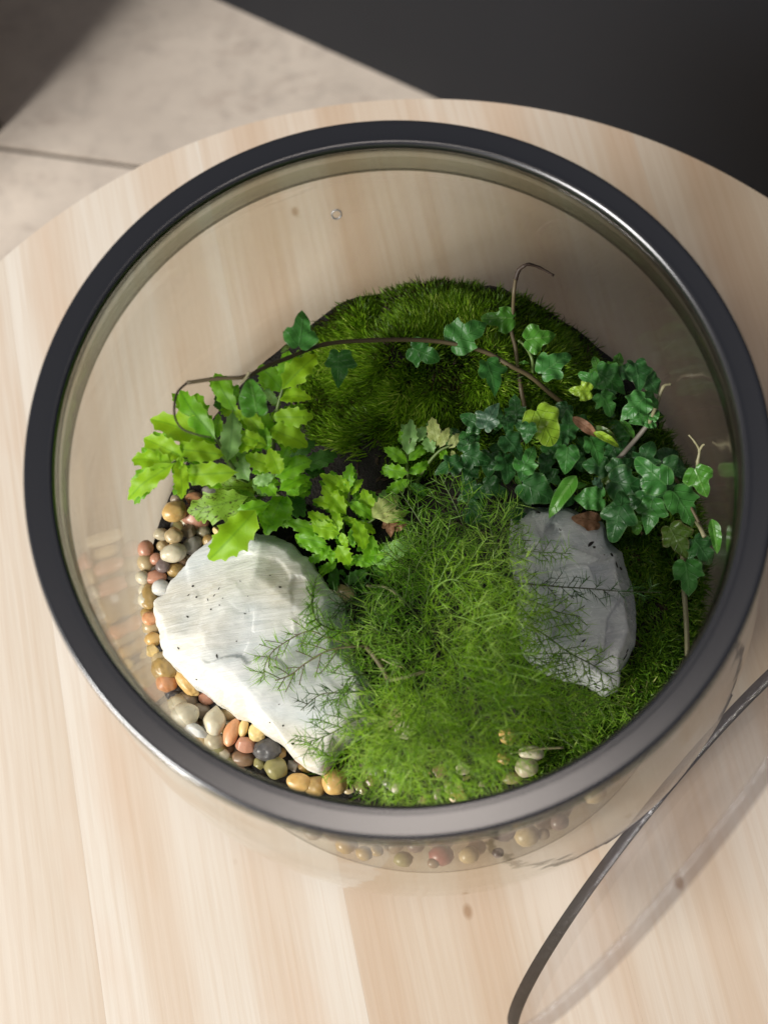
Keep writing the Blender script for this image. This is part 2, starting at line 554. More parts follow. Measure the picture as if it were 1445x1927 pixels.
# fine saw marks across the edge: angle round the disc
s1_ = ml.n('ShaderNodeVectorMath', {0: tl, 1: tuple(M(lc))}, operation='SUBTRACT').outputs[0]
dx_ = ml.n('ShaderNodeVectorMath', {0: s1_, 1: tuple(lu)}, operation='DOT_PRODUCT').outputs['Value']
dy_ = ml.n('ShaderNodeVectorMath', {0: s1_, 1: tuple(lv)}, operation='DOT_PRODUCT').outputs['Value']
an_ = ml.n('ShaderNodeMath', {0: dy_, 1: dx_}, operation='ARCTAN2').outputs[0]
sw = ml.n('ShaderNodeTexNoise', {'W': an_, 'Scale': 170.0, 'Detail': 3.0}, noise_dimensions='1D').outputs[0]
bpe = ml.bump(sw, 0.9, 0.0006)
pe = ml.n('ShaderNodeBsdfPrincipled', {'Base Color': (0.06, 0.056, 0.064, 1), 'Roughness': 0.12, 'Metallic': 0.0, 'Specular IOR Level': 0.9, 'Normal': bpe})
te = ml.n('ShaderNodeBsdfTransparent', {'Color': (0.90, 0.89, 0.90, 1)})
geo_ = ml.n('ShaderNodeNewGeometry').outputs['Backfacing']
fe_ = ml.n('ShaderNodeMath', {0: geo_, 1: 0.72, 2: 0.25}, operation='MULTIPLY_ADD').outputs[0]  # back faces turn opaque grey, standing in for total internal reflection
ml = ml.surf(ml.n('ShaderNodeMixShader', {0: fe_, 1: te.outputs[0], 2: pe.outputs[0]}).outputs[0])
link('lid_edge', mesh_py('lid_edge', V, Fe), lid, ml)
fv = [M(lc + (lu * math.cos(2 * math.pi * i / n) + lv * math.sin(2 * math.pi * i / n)) * (lr - 0.0045) + ln * s * th * 0.5) for s in (-1, 1) for i in range(n)]
mlf = NT('acrylic_face')
mlf = mlf.surf(mlf.n('ShaderNodeMixShader', {0: 0.10, 1: mlf.n('ShaderNodeBsdfTransparent', {'Color': (0.96, 0.955, 0.965, 1)}).outputs[0], 2: mlf.n('ShaderNodeBsdfGlossy', {'Roughness': 0.02}).outputs[0]}).outputs[0])
link('lid_face', mesh_py('lid_face', fv, [tuple(range(n - 1, -1, -1)), tuple(range(n, 2 * n))], False), lid, mlf)

# ------------------------------------------------------------------ ground inside the jar
MC = at(840, 700, -0.92)            # middle of the moss mound
M2 = at(1250, 1150, -1.05)          # moss carpet on the right


def gh(x, y):
    """height of the ground (soil) in jar units"""
    h = ZS + 0.012 * noise.noise(Vector((x * 6, y * 6, 1.3))) + 0.006 * noise.noise(Vector((x * 25, y * 25, 4)))
    d = (abs(x - MC.x) / (0.36 if x < MC.x else 0.46)) ** 2.6 + (abs(y - MC.y) / 0.42) ** 2
    h += 0.27 * math.exp(-d * 1.1)
    lump = noise.noise(Vector((x * 5.5, y * 5.5, 21))) + 0.6 * noise.noise(Vector((x * 12, y * 12, 5)))
    h += 0.065 * lump * min(1.0, math.exp(-d * 0.6) + (0.5 if x > 0.45 else 0))
    h += 0.10 * math.exp(-(((x - 0.62) / 0.33) ** 2 + ((y - 0.38) / 0.42) ** 2))
    h += 0.05 * math.exp(-(((x - M2.x) / 0.25) ** 2 + ((y - M2.y) / 0.40) ** 2))
    h -= 0.03 * math.exp(-(((x + 0.75) / 0.3) ** 2 + ((y + 0.35) / 0.6) ** 2))
    return h


V, F = [], []
nr_, na_ = 46, 128
for i in range(nr_ + 1):
    for j in range(na_):
        a = 2 * math.pi * j / na_
        r = 0.991 * i / nr_
        x, y = cx(ZS) + r * math.cos(a), r * math.sin(a)
        h = gh(x, y)
        ad = math.degrees(a)
        cut = 0.085 * max(0.0, 1 - abs((ad - 140) / 42) ** 2)
        r2 = r * (1 - cut); x, y = cx(ZS) + r2 * math.cos(a), r2 * math.sin(a); h = gh(x, y)
        rr = (rin(min(-0.3, h)) - 0.008) * (1 - cut)
        if i == nr_: x, y = cx(h) + rr * math.cos(a), rr * math.sin(a)
        V.append(M((x, y, h)))
for i in range(nr_):
    for j in range(na_):
        j2 = (j + 1) % na_
        F.append((i * na_ + j2, i * na_ + j, (i + 1) * na_ + j, (i + 1) * na_ + j2))
base = len(V)
lows = [(-1.16, .93), (-1.20, .86), (-1.235, .78), (-1.25, .6), (-1.252, .01)]
for z, r in lows:
    for j in range(na_):
        a = 2 * math.pi * j / na_
        k_ = 1 - 0.085 * max(0.0, 1 - abs((math.degrees(a) - 140) / 42) ** 2)
        V.append(M((cx(z) + r * k_ * math.cos(a), r * k_ * math.sin(a), z)))
rows = [nr_ * na_] + [base + k * na_ for k in range(len(lows))]
for r0, r1 in zip(rows, rows[1:]):
    for j in range(na_):
        j2 = (j + 1) % na_
        F.append((r0 + j2, r0 + j, r1 + j, r1 + j2))
ms = NT('soil')
ts = ms.n('ShaderNodeTexCoord').outputs['Object']
sn1 = ms.noise(ts, 160, 5, 0.7)
sn2 = ms.noise(ts, 900, 3, 0.7)
csoil = ms.ramp(sn1.outputs[0], [(0.3, (0.004, 0.003, 0.002)), (0.55, (0.010, 0.007, 0.005)), (0.75, (0.028, 0.019, 0.011))])
ms = ms.surf(ms.n('ShaderNodeBsdfPrincipled', {'Base Color': csoil, 'Roughness': 0.85,
                                               'Normal': ms.bump(sn2.outputs[0], 0.8, 0.002, ms.bump(sn1.outputs[0], 1.0, 0.004))}).outputs[0])
soil = link('soil', mesh_py('soil', V, F), None, ms)
tag(soil, 'dark damp soil filling the bottom of the glass jar', 'soil', kind='stuff')


def gz(px, py):
    """ground point on the sight line"""
    z = -0.5
    while z > ZS - 0.1:
        p = at(px, py, z)
        if gh(p.x, p.y) >= z: return Vector((p.x, p.y, z))
        z -= 0.01
    return at(px, py, ZS)


# ------------------------------------------------------------------ rocks
def in_poly(x, y, P):
    c = False
    n = len(P)
    for i in range(n):
        x0, y0 = P[i]; x1, y1 = P[(i + 1) % n]
        if (y0 > y) != (y1 > y) and x < (x1 - x0) * (y - y0) / (y1 - y0) + x0: c = not c
    return c


def rock(name, outline, zedge, ztop, planes, mat, seed, jag=0.02, facet=0.02, chip=1.0,  under=-1.17, ridge=()):
    """outline: photo pixels of its silhouette; planes: (azimuth, slope, offset) that chip the top"""
    P = [at(x, y, zedge) for x, y in outline]
    C = sum(P, Vector((0, 0, 0))) / len(P)
    na, nsr = 220, 70
    # radius by angle
    segs = [((p - C).to_2d(), (P[(i + 1) % len(P)] - C).to_2d()) for i, p in enumerate(P)]
    V, F = [], []

    def rad(a):
        d = Vector((math.cos(a), math.sin(a)))
        best = 0.05
        for p, q in segs:
            e = q - p
            den = d.x * e.y - d.y * e.x
            if abs(den) < 1e-9: continue
            t = (p.x * e.y - p.y * e.x) / den
            u = (p.x * d.y - p.y * d.x) / den
            if t > 0 and -1e-6 <= u <= 1 + 1e-6: best = max(best, t)
        return best
    R0 = [rad(2 * math.pi * j / na) for j in range(na)]
    R0 = [R0[j] * (1 + jag * noise.noise(Vector((math.cos(2 * math.pi * j / na) * 7, math.sin(2 * math.pi * j / na) * 7, seed)))
                   + jag * 0.5 * noise.noise(Vector((math.cos(2 * math.pi * j / na) * 22, math.sin(2 * math.pi * j / na) * 22, seed)))) for j in range(na)]
    for i in range(nsr + 1):
        s = i / nsr
        # s 0..0.8 top, 0.8..1 drop to the ground
        for j in range(na):
            a = 2 * math.pi * j / na
            if s <= 0.82:
                k = (s / 0.82)
                r = R0[j] * (0.985 * k)
            else:
                k = 1.0
                r = R0[j] * (0.985 + 0.03 * math.sin((s - 0.82) / 0.18 * math.pi))
            x, y = C.x + r * math.cos(a), C.y + r * math.sin(a)
            h = ztop
            for az, sl, of in planes:
                h = min(h, ztop + of - sl * ((x - C.x) * math.cos(az) + (y - C.y) * math.sin(az)))
            # chips
            v = Vector((x * 5.5, y * 5.5, seed))
            dist, pp = noise.voronoi(v + Vector((noise.noise(v * 1.5), noise.noise(v * 1.5 + Vector((7, 0, 0))), 0)) * 0.35)
            q0 = pp[0]
            gx, gy = math.sin(q0.x * 91.7 + q0.y * 13.1), math.cos(q0.y * 71.3 + q0.x * 27.7)
            h += chip * facet * 2.0 * ((v.x - q0.x) * gx + (v.y - q0.y) * gy) + chip * facet * 0.5 * math.sin(q0.x * 37 + q0.y * 53)
            v2 = Vector((x * 9 + y * 4, y * 13 - x * 5, seed * 2))
            h += facet * 0.35 * noise.noise(v2 * 0.6) + facet * 0.12 * noise.noise(v2 * 3.1)
            lim = zedge + 0.01 * noise.noise(Vector((x * 9, y * 9, seed + 3)))
            # bevel near the edge
            if k < 1.0:
                ed_ = (1 - k) * R0[j]
                h = min(h, lim + 1.6 * ed_ + 0.015)
                z = h
            else:
                t = (s - 0.82) / 0.18
                z0 = min(h, lim + 0.015)
                z = z0 + (under - z0) * t
            V.append(M((x, y, z)))
    for i in range(nsr):
        for j in range(na):
            j2 = (j + 1) % na
            F.append((i * na + j2, i * na + j, (i + 1) * na + j, (i + 1) * na + j2))
    F.append(tuple(nsr * na + j for j in range(na)))
    me = mesh_py(name, V, F, True)
    return link(name, me, None, mat), C


def quartz(name, base, tint, warm, sss, rough, spec=0.5, trans=0.0, vein=0.5):
    m = NT(name)
    t = m.n('ShaderNodeTexCoord').outputs['Object']
    rot = m.n('ShaderNodeMapping', {'Vector': t, 'Rotation': (0, 0, 0.45), 'Scale': (0.5, 2.8, 1)}).outputs[0]
    fib = m.n('ShaderNodeMapping', {'Vector': t, 'Rotation': (0, 0, 0.45), 'Scale': (0.22, 3.4, 1)}).outputs[0]
    n1 = m.noise(rot, 30, 4, 0.55, 0.8)
    n2 = m.noise(fib, 190, 5, 0.7, 0.8)
    n3 = m.noise(t, 24, 3, 0.5)
    n4 = m.noise(t, 75, 5, 0.7, 1.2)
    c = m.mix(m.ramp(n1.outputs[0], [(0.38, 0), (0.62, 1)]), base, tint)
    c = m.mix(m.ramp(n3.outputs[0], [(0.46, 0), (0.66, 0.85)]), c, warm)
    c = m.mix(m.ramp(n2.outputs[0], [(0.50, 0.0), (0.68, vein)]), c, tuple(min(0.93, x * 1.30) for x in base))
    c = m.mix(m.ramp(n4.outputs[0], [(0.60, 0.0), (0.66, 0.55)]), c, tuple(min(0.93, x * 1.35) for x in base))
    b = m.bump(n2.outputs[0], 0.5, 0.0012, m.bump(n4.outputs[0], 0.22, 0.0012, m.bump(n1.outputs[0], 0.35, 0.0022)))
    p = m.n('ShaderNodeBsdfPrincipled', {'Base Color': c, 'Roughness': m.ramp(n4.outputs[0], [(0.3, rough - 0.12), (0.7, rough + 0.2)]), 'Specular IOR Level': spec,
                                         'Subsurface Weight': sss, 'Subsurface Radius': (1.0, 1.0, 1.0), 'Subsurface Scale': 0.006, 'Transmission Weight': trans, 'IOR': 1.5, 'Normal': b})
    return m.surf(p.outputs[0])


white_out = [(418, 1003), (445, 985), (470, 1000), (492, 1004), (520, 1007), (556, 1030), (588, 1058), (606, 1090), (640, 1125), (655, 1180), (665, 1240), (700, 1290), (700, 1350),
             (660, 1390), (625, 1420), (603, 1452), (575, 1446), (548, 1425), (530, 1398), (495, 1378), (462, 1352), (436, 1340), (400, 1315), (372, 1296), (340, 1268), (308, 1236),
             (297, 1200), (292, 1160), (288, 1130), (306, 1118), (320, 1092), (342, 1068), (360, 1045), (385, 1022)]
mq = quartz('white_quartz', (0.79, 0.80, 0.815), (0.69, 0.73, 0.755), (0.78, 0.73, 0.62), 0.8, 0.30, 0.5, 0.0, 0.6)
big, BC = rock('quartz_rock', white_out, -0.985, -0.855, [(2.3, 0.50, 0.055), (-0.75, 0.20, 0.03), (0.75, 0.36, 0.055), (-2.5, 0.22, 0.03), (-1.5, 0.45, 0.10), (1.5, 0.34, 0.07), (3.1, 0.4, 0.06)], mq, 3.0, 0.03, 0.016, 0.22)
tag(big, 'big milky white rough quartz rock among the pebbles, ringed by fern leaves', 'rock')
grey_out = [(962, 968), (985, 951), (1030, 955), (1055, 950), (1085, 962), (1105, 976), (1135, 984), (1148, 1022), (1170, 1040), (1178, 1068), (1190, 1105), (1198, 1150), (1198, 1205),
            (1186, 1232), (1168, 1262), (1166, 1292), (1140, 1306), (1105, 1282), (1060, 1272), (1015, 1255), (985, 1222), (975, 1160), (978, 1105), (962, 1060), (960, 1010)]
mg = quartz('grey_quartz', (0.84, 0.86, 0.87), (0.68, 0.71, 0.74), (0.77, 0.78, 0.78), 0.9, 0.2, 0.8, 0.16, 0.45)
grey, GC = rock('quartz_crystal', grey_out, -1.03, -0.93, [(1.2, 0.25, 0.03), (-0.4, 0.30, 0.05), (3.0, 0.35, 0.07), (-1.7, 0.22, 0.05)], mg, 11.0, 0.02, 0.020)
tag(grey, 'translucent grey quartz chunk with black dirt flecks under the ivy', 'rock')

bpy.context.view_layer.update()
dg = bpy.context.evaluated_depsgraph_get()
from mathutils.bvhtree import BVHTree
BV = [BVHTree.FromObject(x, dg) for x in (big, grey, soil)]


def drop(px, py):
    """first hit of the sight line on rocks or soil (metres)"""
    d = (M(at(px, py, -1.0)) - M(CAM)).normalized()
    best = None
    for b in BV:
        h = b.ray_cast(M(CAM), d)
        if h[0] is not None and (best is None or h[3] < best[3]): best = h
    return best


# ------------------------------------------------------------------ pebbles
def ico(sub):
    import bmesh
    bm = bmesh.new(); bmesh.ops.create_icosphere(bm, subdivisions=sub, radius=1)
    V = [v.co.copy() for v in bm.verts]; F = [tuple(v.index for v in f.verts) for f in bm.faces]
    bm.free()
    return V, F


ICO = ico(4); ICO2 = ico(2)


def pebble_mat(name, c, c2, k=0):
    m = NT(name)
    t = m.n('ShaderNodeTexCoord').outputs['Object']
    n1 = m.noise(t, 130 + 20 * k, 4, 0.6, 0.8)
    n2 = m.noise(t, 700, 3, 0.6)
    cc = m.mix(m.ramp(n1.outputs[0], [(0.35, 0), (0.68, 1)]), c, c2)
    cc = m.mix(m.ramp(m.noise(t, 420, 4, 0.7, 1.0).outputs[0], [(0.58, 0), (0.72, 0.45)]), cc, tuple(x * 0.45 for x in c2))
    p = m.n('ShaderNodeBsdfPrincipled', {'Base Color': cc, 'Roughness': m.ramp(n2.outputs[0], [(0.3, 0.26), (0.7, 0.5)]), 'Specular IOR Level': 0.5, 'Subsurface Weight': 0.25,
                                         'Subsurface Radius': (1, 0.7, 0.45), 'Subsurface Scale': 0.0015, 'Coat Weight': 0.12, 'Coat Roughness': 0.12,
                                         'Normal': m.bump(n2.outputs[0], 0.15, 0.0003)})
    return m.surf(p.outputs[0])


PC = {'amber': ((0.56, 0.34, 0.11), (0.68, 0.48, 0.20)), 'tan': ((0.42, 0.32, 0.17), (0.54, 0.42, 0.25)), 'cream': ((0.62, 0.57, 0.44), (0.55, 0.48, 0.34)),
      'beige': ((0.50, 0.44, 0.31), (0.42, 0.36, 0.25)), 'taupe': ((0.30, 0.24, 0.17), (0.22, 0.17, 0.12)), 'grey': ((0.36, 0.34, 0.30), (0.27, 0.25, 0.22)),
      'dark': ((0.07, 0.07, 0.075), (0.12, 0.11, 0.11)), 'brown': ((0.20, 0.13, 0.08), (0.30, 0.18, 0.10)), 'orange': ((0.62, 0.28, 0.13), (0.70, 0.40, 0.22)),
      'salmon': ((0.52, 0.26, 0.17), (0.45, 0.22, 0.15)), 'white': ((0.66, 0.66, 0.64), (0.58, 0.59, 0.58)), 'ochre': ((0.44, 0.29, 0.10), (0.32, 0.22, 0.09)),
      'yellow': ((0.76, 0.60, 0.28), (0.66, 0.46, 0.20)), 'red': ((0.30, 0.08, 0.06), (0.22, 0.06, 0.05)), 'green': ((0.30, 0.27, 0.11), (0.22, 0.20, 0.09)),
      'plum': ((0.20, 0.15, 0.14), (0.15, 0.11, 0.11))}
PM = {k: pebble_mat('pebble_' + k, *v) for k, v in PC.items()}


def pebble(px, py, w, h, angd, c, label, z=None, shape='round', up=0.0, group=None, flat_=0.72):
    if z is None:
        p = gz(px, py); z = p.z + 0.02 + up
    p = at(px, py, z)
    sc_ = (CAM - p).length / FPX
    a, b = w * sc_ / 2, h * sc_ / 2
    p = fit_in(p, max(a, b) * 0.55)
    sd_ = rnd.uniform(0, 100)
    V = []
    pl = [Vector((rnd.gauss(0, 1), rnd.gauss(0, 1), rnd.gauss(0, 1))).normalized() for _ in range(9)]
    for v in ICO[0]:
        q = v.copy()
        r = 1 + 0.13 * noise.noise(v * 1.1 + Vector((sd_, 0, 0))) + 0.04 * noise.noise(v * 2.7 + Vector((0, sd_, 0)))
        q = q * r
        if shape == 'angular':
            for n_ in pl:
                d = q.dot(n_) - 0.74
                if d > 0: q -= n_ * d * 0.93
        if shape == 'point':
            k = max(0, q.x)
            q.y *= 1 - 0.62 * k * k; q.z *= 1 - 0.55 * k * k; q.x *= 1.06
            for n_ in pl[:4]:
                d = q.dot(n_) - 0.8
                if d > 0: q -= n_ * d * 0.85
        if shape == 'lumpy':
            q += v * (0.12 * noise.noise(v * 3.0 + Vector((sd_, 2, 0))))
        V.append(q)
    me = bpy.data.meshes.new('pebble')
    th_ = math.radians(angd)
    ux = RC @ Vector((math.cos(th_), math.sin(th_), 0)); ux = Vector((ux.x, ux.y, ux.z * 0.4)).normalized()
    uz = Vector((rnd.uniform(-.2, .2), rnd.uniform(-.2, .2), 1)); uz = (uz - ux * uz.dot(ux)).normalized()
    uy = uz.cross(ux)
    c_ = min(a, b) * flat_
    VV = [(ux * (v.x * a) + uy * (v.y * b) + uz * (v.z * c_)) * U for v in V]
    me.from_pydata([tuple(v) for v in VV], [], ICO[1]); smooth(me)
    o = link('pebble', me, None, PM[c])
    o.location = M(p)
    tag(o, label, 'pebble', group or 'pebbles banked along the inside of the glass')
    return o


PEB = [
 (329, 962, 44, 38, 20, 'amber', 'glossy amber egg-shaped pebble topping the heap below the fern', 'round', .05),
 (333, 940, 24, 20, 0, 'taupe', 'small dark brown pebble tucked behind the glossy amber one', 'round', .02),
 (327, 1008, 32, 29, 0, 'tan', 'round tan pebble with a wet gleam above the pale speckled oval', 'round', .04),
 (305, 1006, 22, 32, 80, 'beige', 'grey-beige pebble pressed to the glass beside the gleaming tan one', 'round', .0),
 (327, 1040, 47, 34, 10, 'cream', 'pale speckled oval pebble in the middle of the upper heap', 'round', .04),
 (356, 1000, 30, 30, 60, 'taupe', 'taupe three-cornered pebble in the upper heap', 'angular', .02),
 (362, 1026, 38, 30, 50, 'grey', 'smooth grey pebble leaning on the pale speckled oval', 'round', .01),
 (306, 1027, 22, 20, 0, 'tan', 'small tan pebble half under the pale speckled oval', 'round', -.01),
 (294, 1052, 22, 22, 40, 'salmon', 'small pink-orange pebble touching the glass below the upper heap', 'round', .0),
 (307, 1064, 26, 28, 0, 'plum', 'dark plum-grey pebble between the salmon and tan ones', 'round', .03),
 (331, 1074, 27, 32, 70, 'ochre', 'ochre oval pebble beside the dark plum-grey one', 'round', .01),
 (294, 1086, 38, 26, 10, 'salmon', 'long salmon pebble under the dark plum-grey one', 'round', .0),
 (303, 1106, 32, 29, 0, 'white', 'white-grey rounded pebble at the corner of the big quartz rock', 'round', .03),
 (281, 1122, 30, 50, 5, 'ochre', 'tall ochre-brown pebble standing against the glass', 'round', .0),
 (281, 1164, 25, 26, 0, 'orange', 'small round orange pebble alone at the quartz rock\'s outer tip', 'round', .03),
 (279, 1190, 26, 34, 0, 'grey', 'dull grey pebble low beneath the small orange one', 'round', -.02),
 (286, 1224, 24, 26, 30, 'yellow', 'pale yellow chipped pebble above the mottled ochre lump', 'angular', .03),
 (368, 972, 44, 56, 60, 'salmon', 'large pinkish grey pebble in the fern\'s shade', 'round', .0),
 (366, 938, 34, 22, 0, 'orange', 'orange-brown pebble just under the fern\'s lowest leaf', 'round', .02),
 (394, 926, 32, 24, 20, 'grey', 'grey pebble furthest in beneath the fern', 'round', .0),
 (394, 1016, 26, 22, 20, 'ochre', 'ochre pebble wedged against the top of the quartz rock', 'round', .01),
 (410, 1001, 18, 23, 60, 'yellow', 'tiny cream-yellow chip perched over the quartz rock\'s shoulder', 'angular', .09),
 (343, 1057, 22, 20, 0, 'brown', 'small brown pebble behind the ochre oval', 'round', -.01),
 (381, 1000, 28, 24, 0, 'beige', 'beige pebble hidden under the drooping fern tip', 'round', .0),
 (311, 1259, 50, 42, -35, 'ochre', 'mottled ochre lump, largest pebble beside the quartz rock\'s long edge', 'lumpy', .03),
 (302, 1291, 38, 34, -10, 'orange', 'coral orange smooth pebble below the mottled ochre lump', 'round', .03),
 (353, 1285, 56, 29, -52, 'amber', 'long amber pebble lying along the quartz rock\'s edge', 'lumpy', .05),
 (388, 1314, 34, 26, 0, 'salmon', 'pink angular pebble at the lower end of the long amber one', 'angular', .03),
 (328, 1297, 24, 34, 80, 'dark', 'dark slate pebble between the coral and long amber ones', 'round', -.01),
 (305, 1320, 34, 26, -20, 'dark', 'dark grey pebble against the glass under the coral one', 'round', -.01),
 (352, 1319, 40, 34, -10, 'taupe', 'rounded taupe pebble behind the big cream bean', 'round', .01),
 (317, 1338, 36, 40, 60, 'beige', 'beige pebble partly behind the big cream bean', 'round', .02),
 (341, 1350, 49, 41, 0, 'cream', 'big cream bean-shaped pebble near the rim', 'round', .06),
 (379, 1339, 28, 34, 80, 'taupe', 'brown-grey oval pebble beside the pale pointed one', 'round', .02),
 (409, 1329, 36, 22, -20, 'dark', 'shiny black pebble above the pale pointed one', 'round', .01),
 (404, 1359, 52, 40, 88, 'cream', 'pale translucent pointed pebble like a teardrop', 'point', .05),
 (432, 1343, 32, 24, -10, 'tan', 'honey-grey pebble above the tall orange one', 'round', .03),
 (371, 1375, 46, 25, -35, 'white', 'clear whitish splinter pebble under the big cream bean', 'angular', .05),
 (436, 1380, 50, 27, 72, 'orange', 'tall orange bean standing next to the pale pointed pebble', 'round', .05),
 (458, 1370, 31, 17, 80, 'yellow', 'slim apricot pebble beside the tall orange bean', 'round', .05),
 (484, 1378, 32, 32, -40, 'yellow', 'pale gold chunky nugget touching the quartz rock', 'lumpy', .05),
 (462, 1401, 42, 30, -10, 'salmon', 'pinkish brown banded chip below the slim apricot pebble', 'angular', .04),
 (403, 1396, 32, 36, 60, 'beige', 'beige-green oval pebble below the pale pointed one', 'round', .03),
 (416, 1418, 32, 22, -10, 'cream', 'cream pebble lowest under the beige-green oval', 'round', .02),
 (371, 1392, 30, 24, 0, 'tan', 'tan pebble half under the clear whitish splinter', 'round', .0),
 (343, 1374, 30, 18, -20, 'red', 'dark red sliver under the big cream bean', 'round', .0),
 (503, 1411, 48, 38, 0, 'dark', 'black rough pebble at the quartz rock\'s lower end', 'lumpy', .03),
 (458, 1427, 42, 30, 0, 'brown', 'brown glassy pebble below the pinkish banded chip', 'round', .0),
 (430, 1408, 22, 24, 0, 'brown', 'dark brown pebble under the tall orange bean', 'round', -.01),
 (489, 1438, 22, 24, 40, 'green', 'small olive pebble below the black rough one', 'angular', .01),
 (519, 1446, 38, 42, 60, 'green', 'olive-brown wet pebble at the quartz rock\'s foot', 'round', .01),
 (436, 1436, 30, 20, -20, 'green', 'olive flat pebble close under the rim', 'round', .0),
 (564, 1473, 46, 32, -10, 'amber', 'honey-coloured pebble under a pale trailing stem', 'round', .01),
 (594, 1480, 40, 36, 0, 'ochre', 'brown-gold pebble right of the honey-coloured one', 'round', .0),
 (630, 1473, 46, 44, 0, 'amber', 'large clear amber pebble under the feathery fronds', 'round', .02),
 (1000, 1418, 44, 27, -10, 'cream', 'cream flat pebble on the moss, upper of the stacked two', 'round', .06),
 (991, 1444, 41, 37, 0, 'beige', 'grey-beige round pebble below the cream flat one on moss', 'round', .05),
 (964, 1465, 36, 22, 0, 'green', 'pale olive pebble by the rim under the stacked two', 'round', .03),
 (947, 1428, 20, 24, 60, 'amber', 'small amber pebble in the feathery fronds beside the stacked two', 'round', .03),
 (742, 1335, 62, 44, 70, 'tan', 'large tan pebble seen through a gap in the feathery fronds', 'lumpy', .0),
 (765, 1372, 42, 36, 20, 'cream', 'whitish pebble below the large tan one in the fronds\' gap', 'round', .0),
 (645, 1117, 50, 34, 15, 'tan', 'tan stone between the quartz rock and the middle fern', 'angular', .03),
 (955, 1385, 30, 34, 30, 'amber', 'deep amber pebble half sunk in feathery green near the grey quartz', 'round', .02),
]
for (px, py, w, h, a, c, lab, shp, up) in PEB:
    pebble(px, py, w * 1.06, h * 1.06, a, c, lab, None, shp, up, None, 0.85)

def project(P):
    c = (Vector(P) - CAM) @ RC
    return 722.5 - FPX * c.x / c.z, 963.5 + FPX * c.y / c.z


CW = {'tan': 'tan', 'beige': 'beige', 'taupe': 'taupe', 'amber': 'amber', 'brown': 'brown', 'grey': 'grey', 'ochre': 'ochre', 'salmon': 'pinkish', 'cream': 'cream',
      'green': 'olive', 'dark': 'slate', 'plum': 'plum', 'red': 'red'}
SHORT = []
for q in PEB:
    w_ = q[6].split(' ')
    k = next((i for i, x in enumerate(w_) if x in ('pebble', 'lump', 'stone', 'nugget', 'chip', 'sliver', 'oval', 'bean')), 4)
    SHORT.append((q[0], q[1], ' '.join(w_[:k + 1])))


def filler_label(px, py, c, s):
    x, y, nm = min(SHORT, key=lambda q: math.hypot(q[0] - px, q[1] - py))
    dx, dy = px - x, py - y
    rel = ('above' if dy < 0 else 'below') if abs(dy) > abs(dx) else ('glass side of' if dx < 0 else 'rock side of')
    rel = {'glass side of': 'on the glass side of', 'rock side of': 'on the inner side of'}.get(rel, 'just ' + rel)
    nm = nm if len(nm.split()) < 6 else ' '.join(nm.split()[:5])
    return '%s %s filler pebble low %s the %s' % ('tiny' if s < 23 else 'small' if s < 26 else 'mid-sized', CW[c], rel, nm)


# pebbles that fill in between and below
fillc = ['tan', 'beige', 'taupe', 'amber', 'brown', 'grey', 'ochre', 'salmon', 'cream', 'green', 'dark']
lane = [(355, 915), (318, 960), (300, 1010), (288, 1060), (276, 1110), (272, 1165), (275, 1215), (292, 1275), (322, 1335), (375, 1392), (430, 1432), (495, 1458), (560, 1482), (630, 1498), (700, 1508), (770, 1512), (850, 1510), (920, 1496)]
nf = 0
for i in range(len(lane) - 1):
    (x0, y0), (x1, y1) = lane[i], lane[i + 1]
    for k in range(6):
        t = rnd.random()
        nx, ny = (y0 - y1), (x1 - x0)
        L_ = math.hypot(nx, ny); off = -rnd.uniform(2, 62)
        px, py = x0 + (x1 - x0) * t + nx / L_ * off, y0 + (y1 - y0) * t + ny / L_ * off
        s = rnd.uniform(22, 34)
        fc = rnd.choice(fillc)
        pebble(px, py, s * rnd.uniform(1, 1.3), s, rnd.uniform(0, 180), fc,
               filler_label(px, py, fc, s), None, rnd.choice(['round', 'angular', 'lumpy', 'angular']), -0.028, 'small filler pebbles low in the bank')
        nf += 1
k = 0
a_ = -3.32
while a_ < -1.0:
    s = rnd.uniform(.020, .034)
    z = ZS - 0.005 + rnd.uniform(-.02, .02)
    r = rin(z) - s * 0.95
    me = bpy.data.meshes.new('pebble')
    V = [v * (1 + 0.14 * noise.noise(v * 1.2 + Vector((k, 5, 0)))) for v in ICO2[0]]
    me.from_pydata([(v.x * s * 1.15 * U, v.y * s * U, v.z * s * .85 * U) for v in V], [], ICO2[1]); smooth(me)
    fc = rnd.choice(fillc)
    pw = (cx(z) + r * math.cos(a_), r * math.sin(a_), z); pp_ = project(pw)
    o = link('pebble', me, None, PM[fc]); o.location = M(pw); o.rotation_euler = (0, 0, rnd.uniform(0, 6))
    tag(o, filler_label(pp_[0], pp_[1], fc, s * 800).replace('filler pebble low', 'wall-hugging pebble'), 'pebble', 'small filler pebbles low in the bank')
    a_ += s * 1.7; k += 1
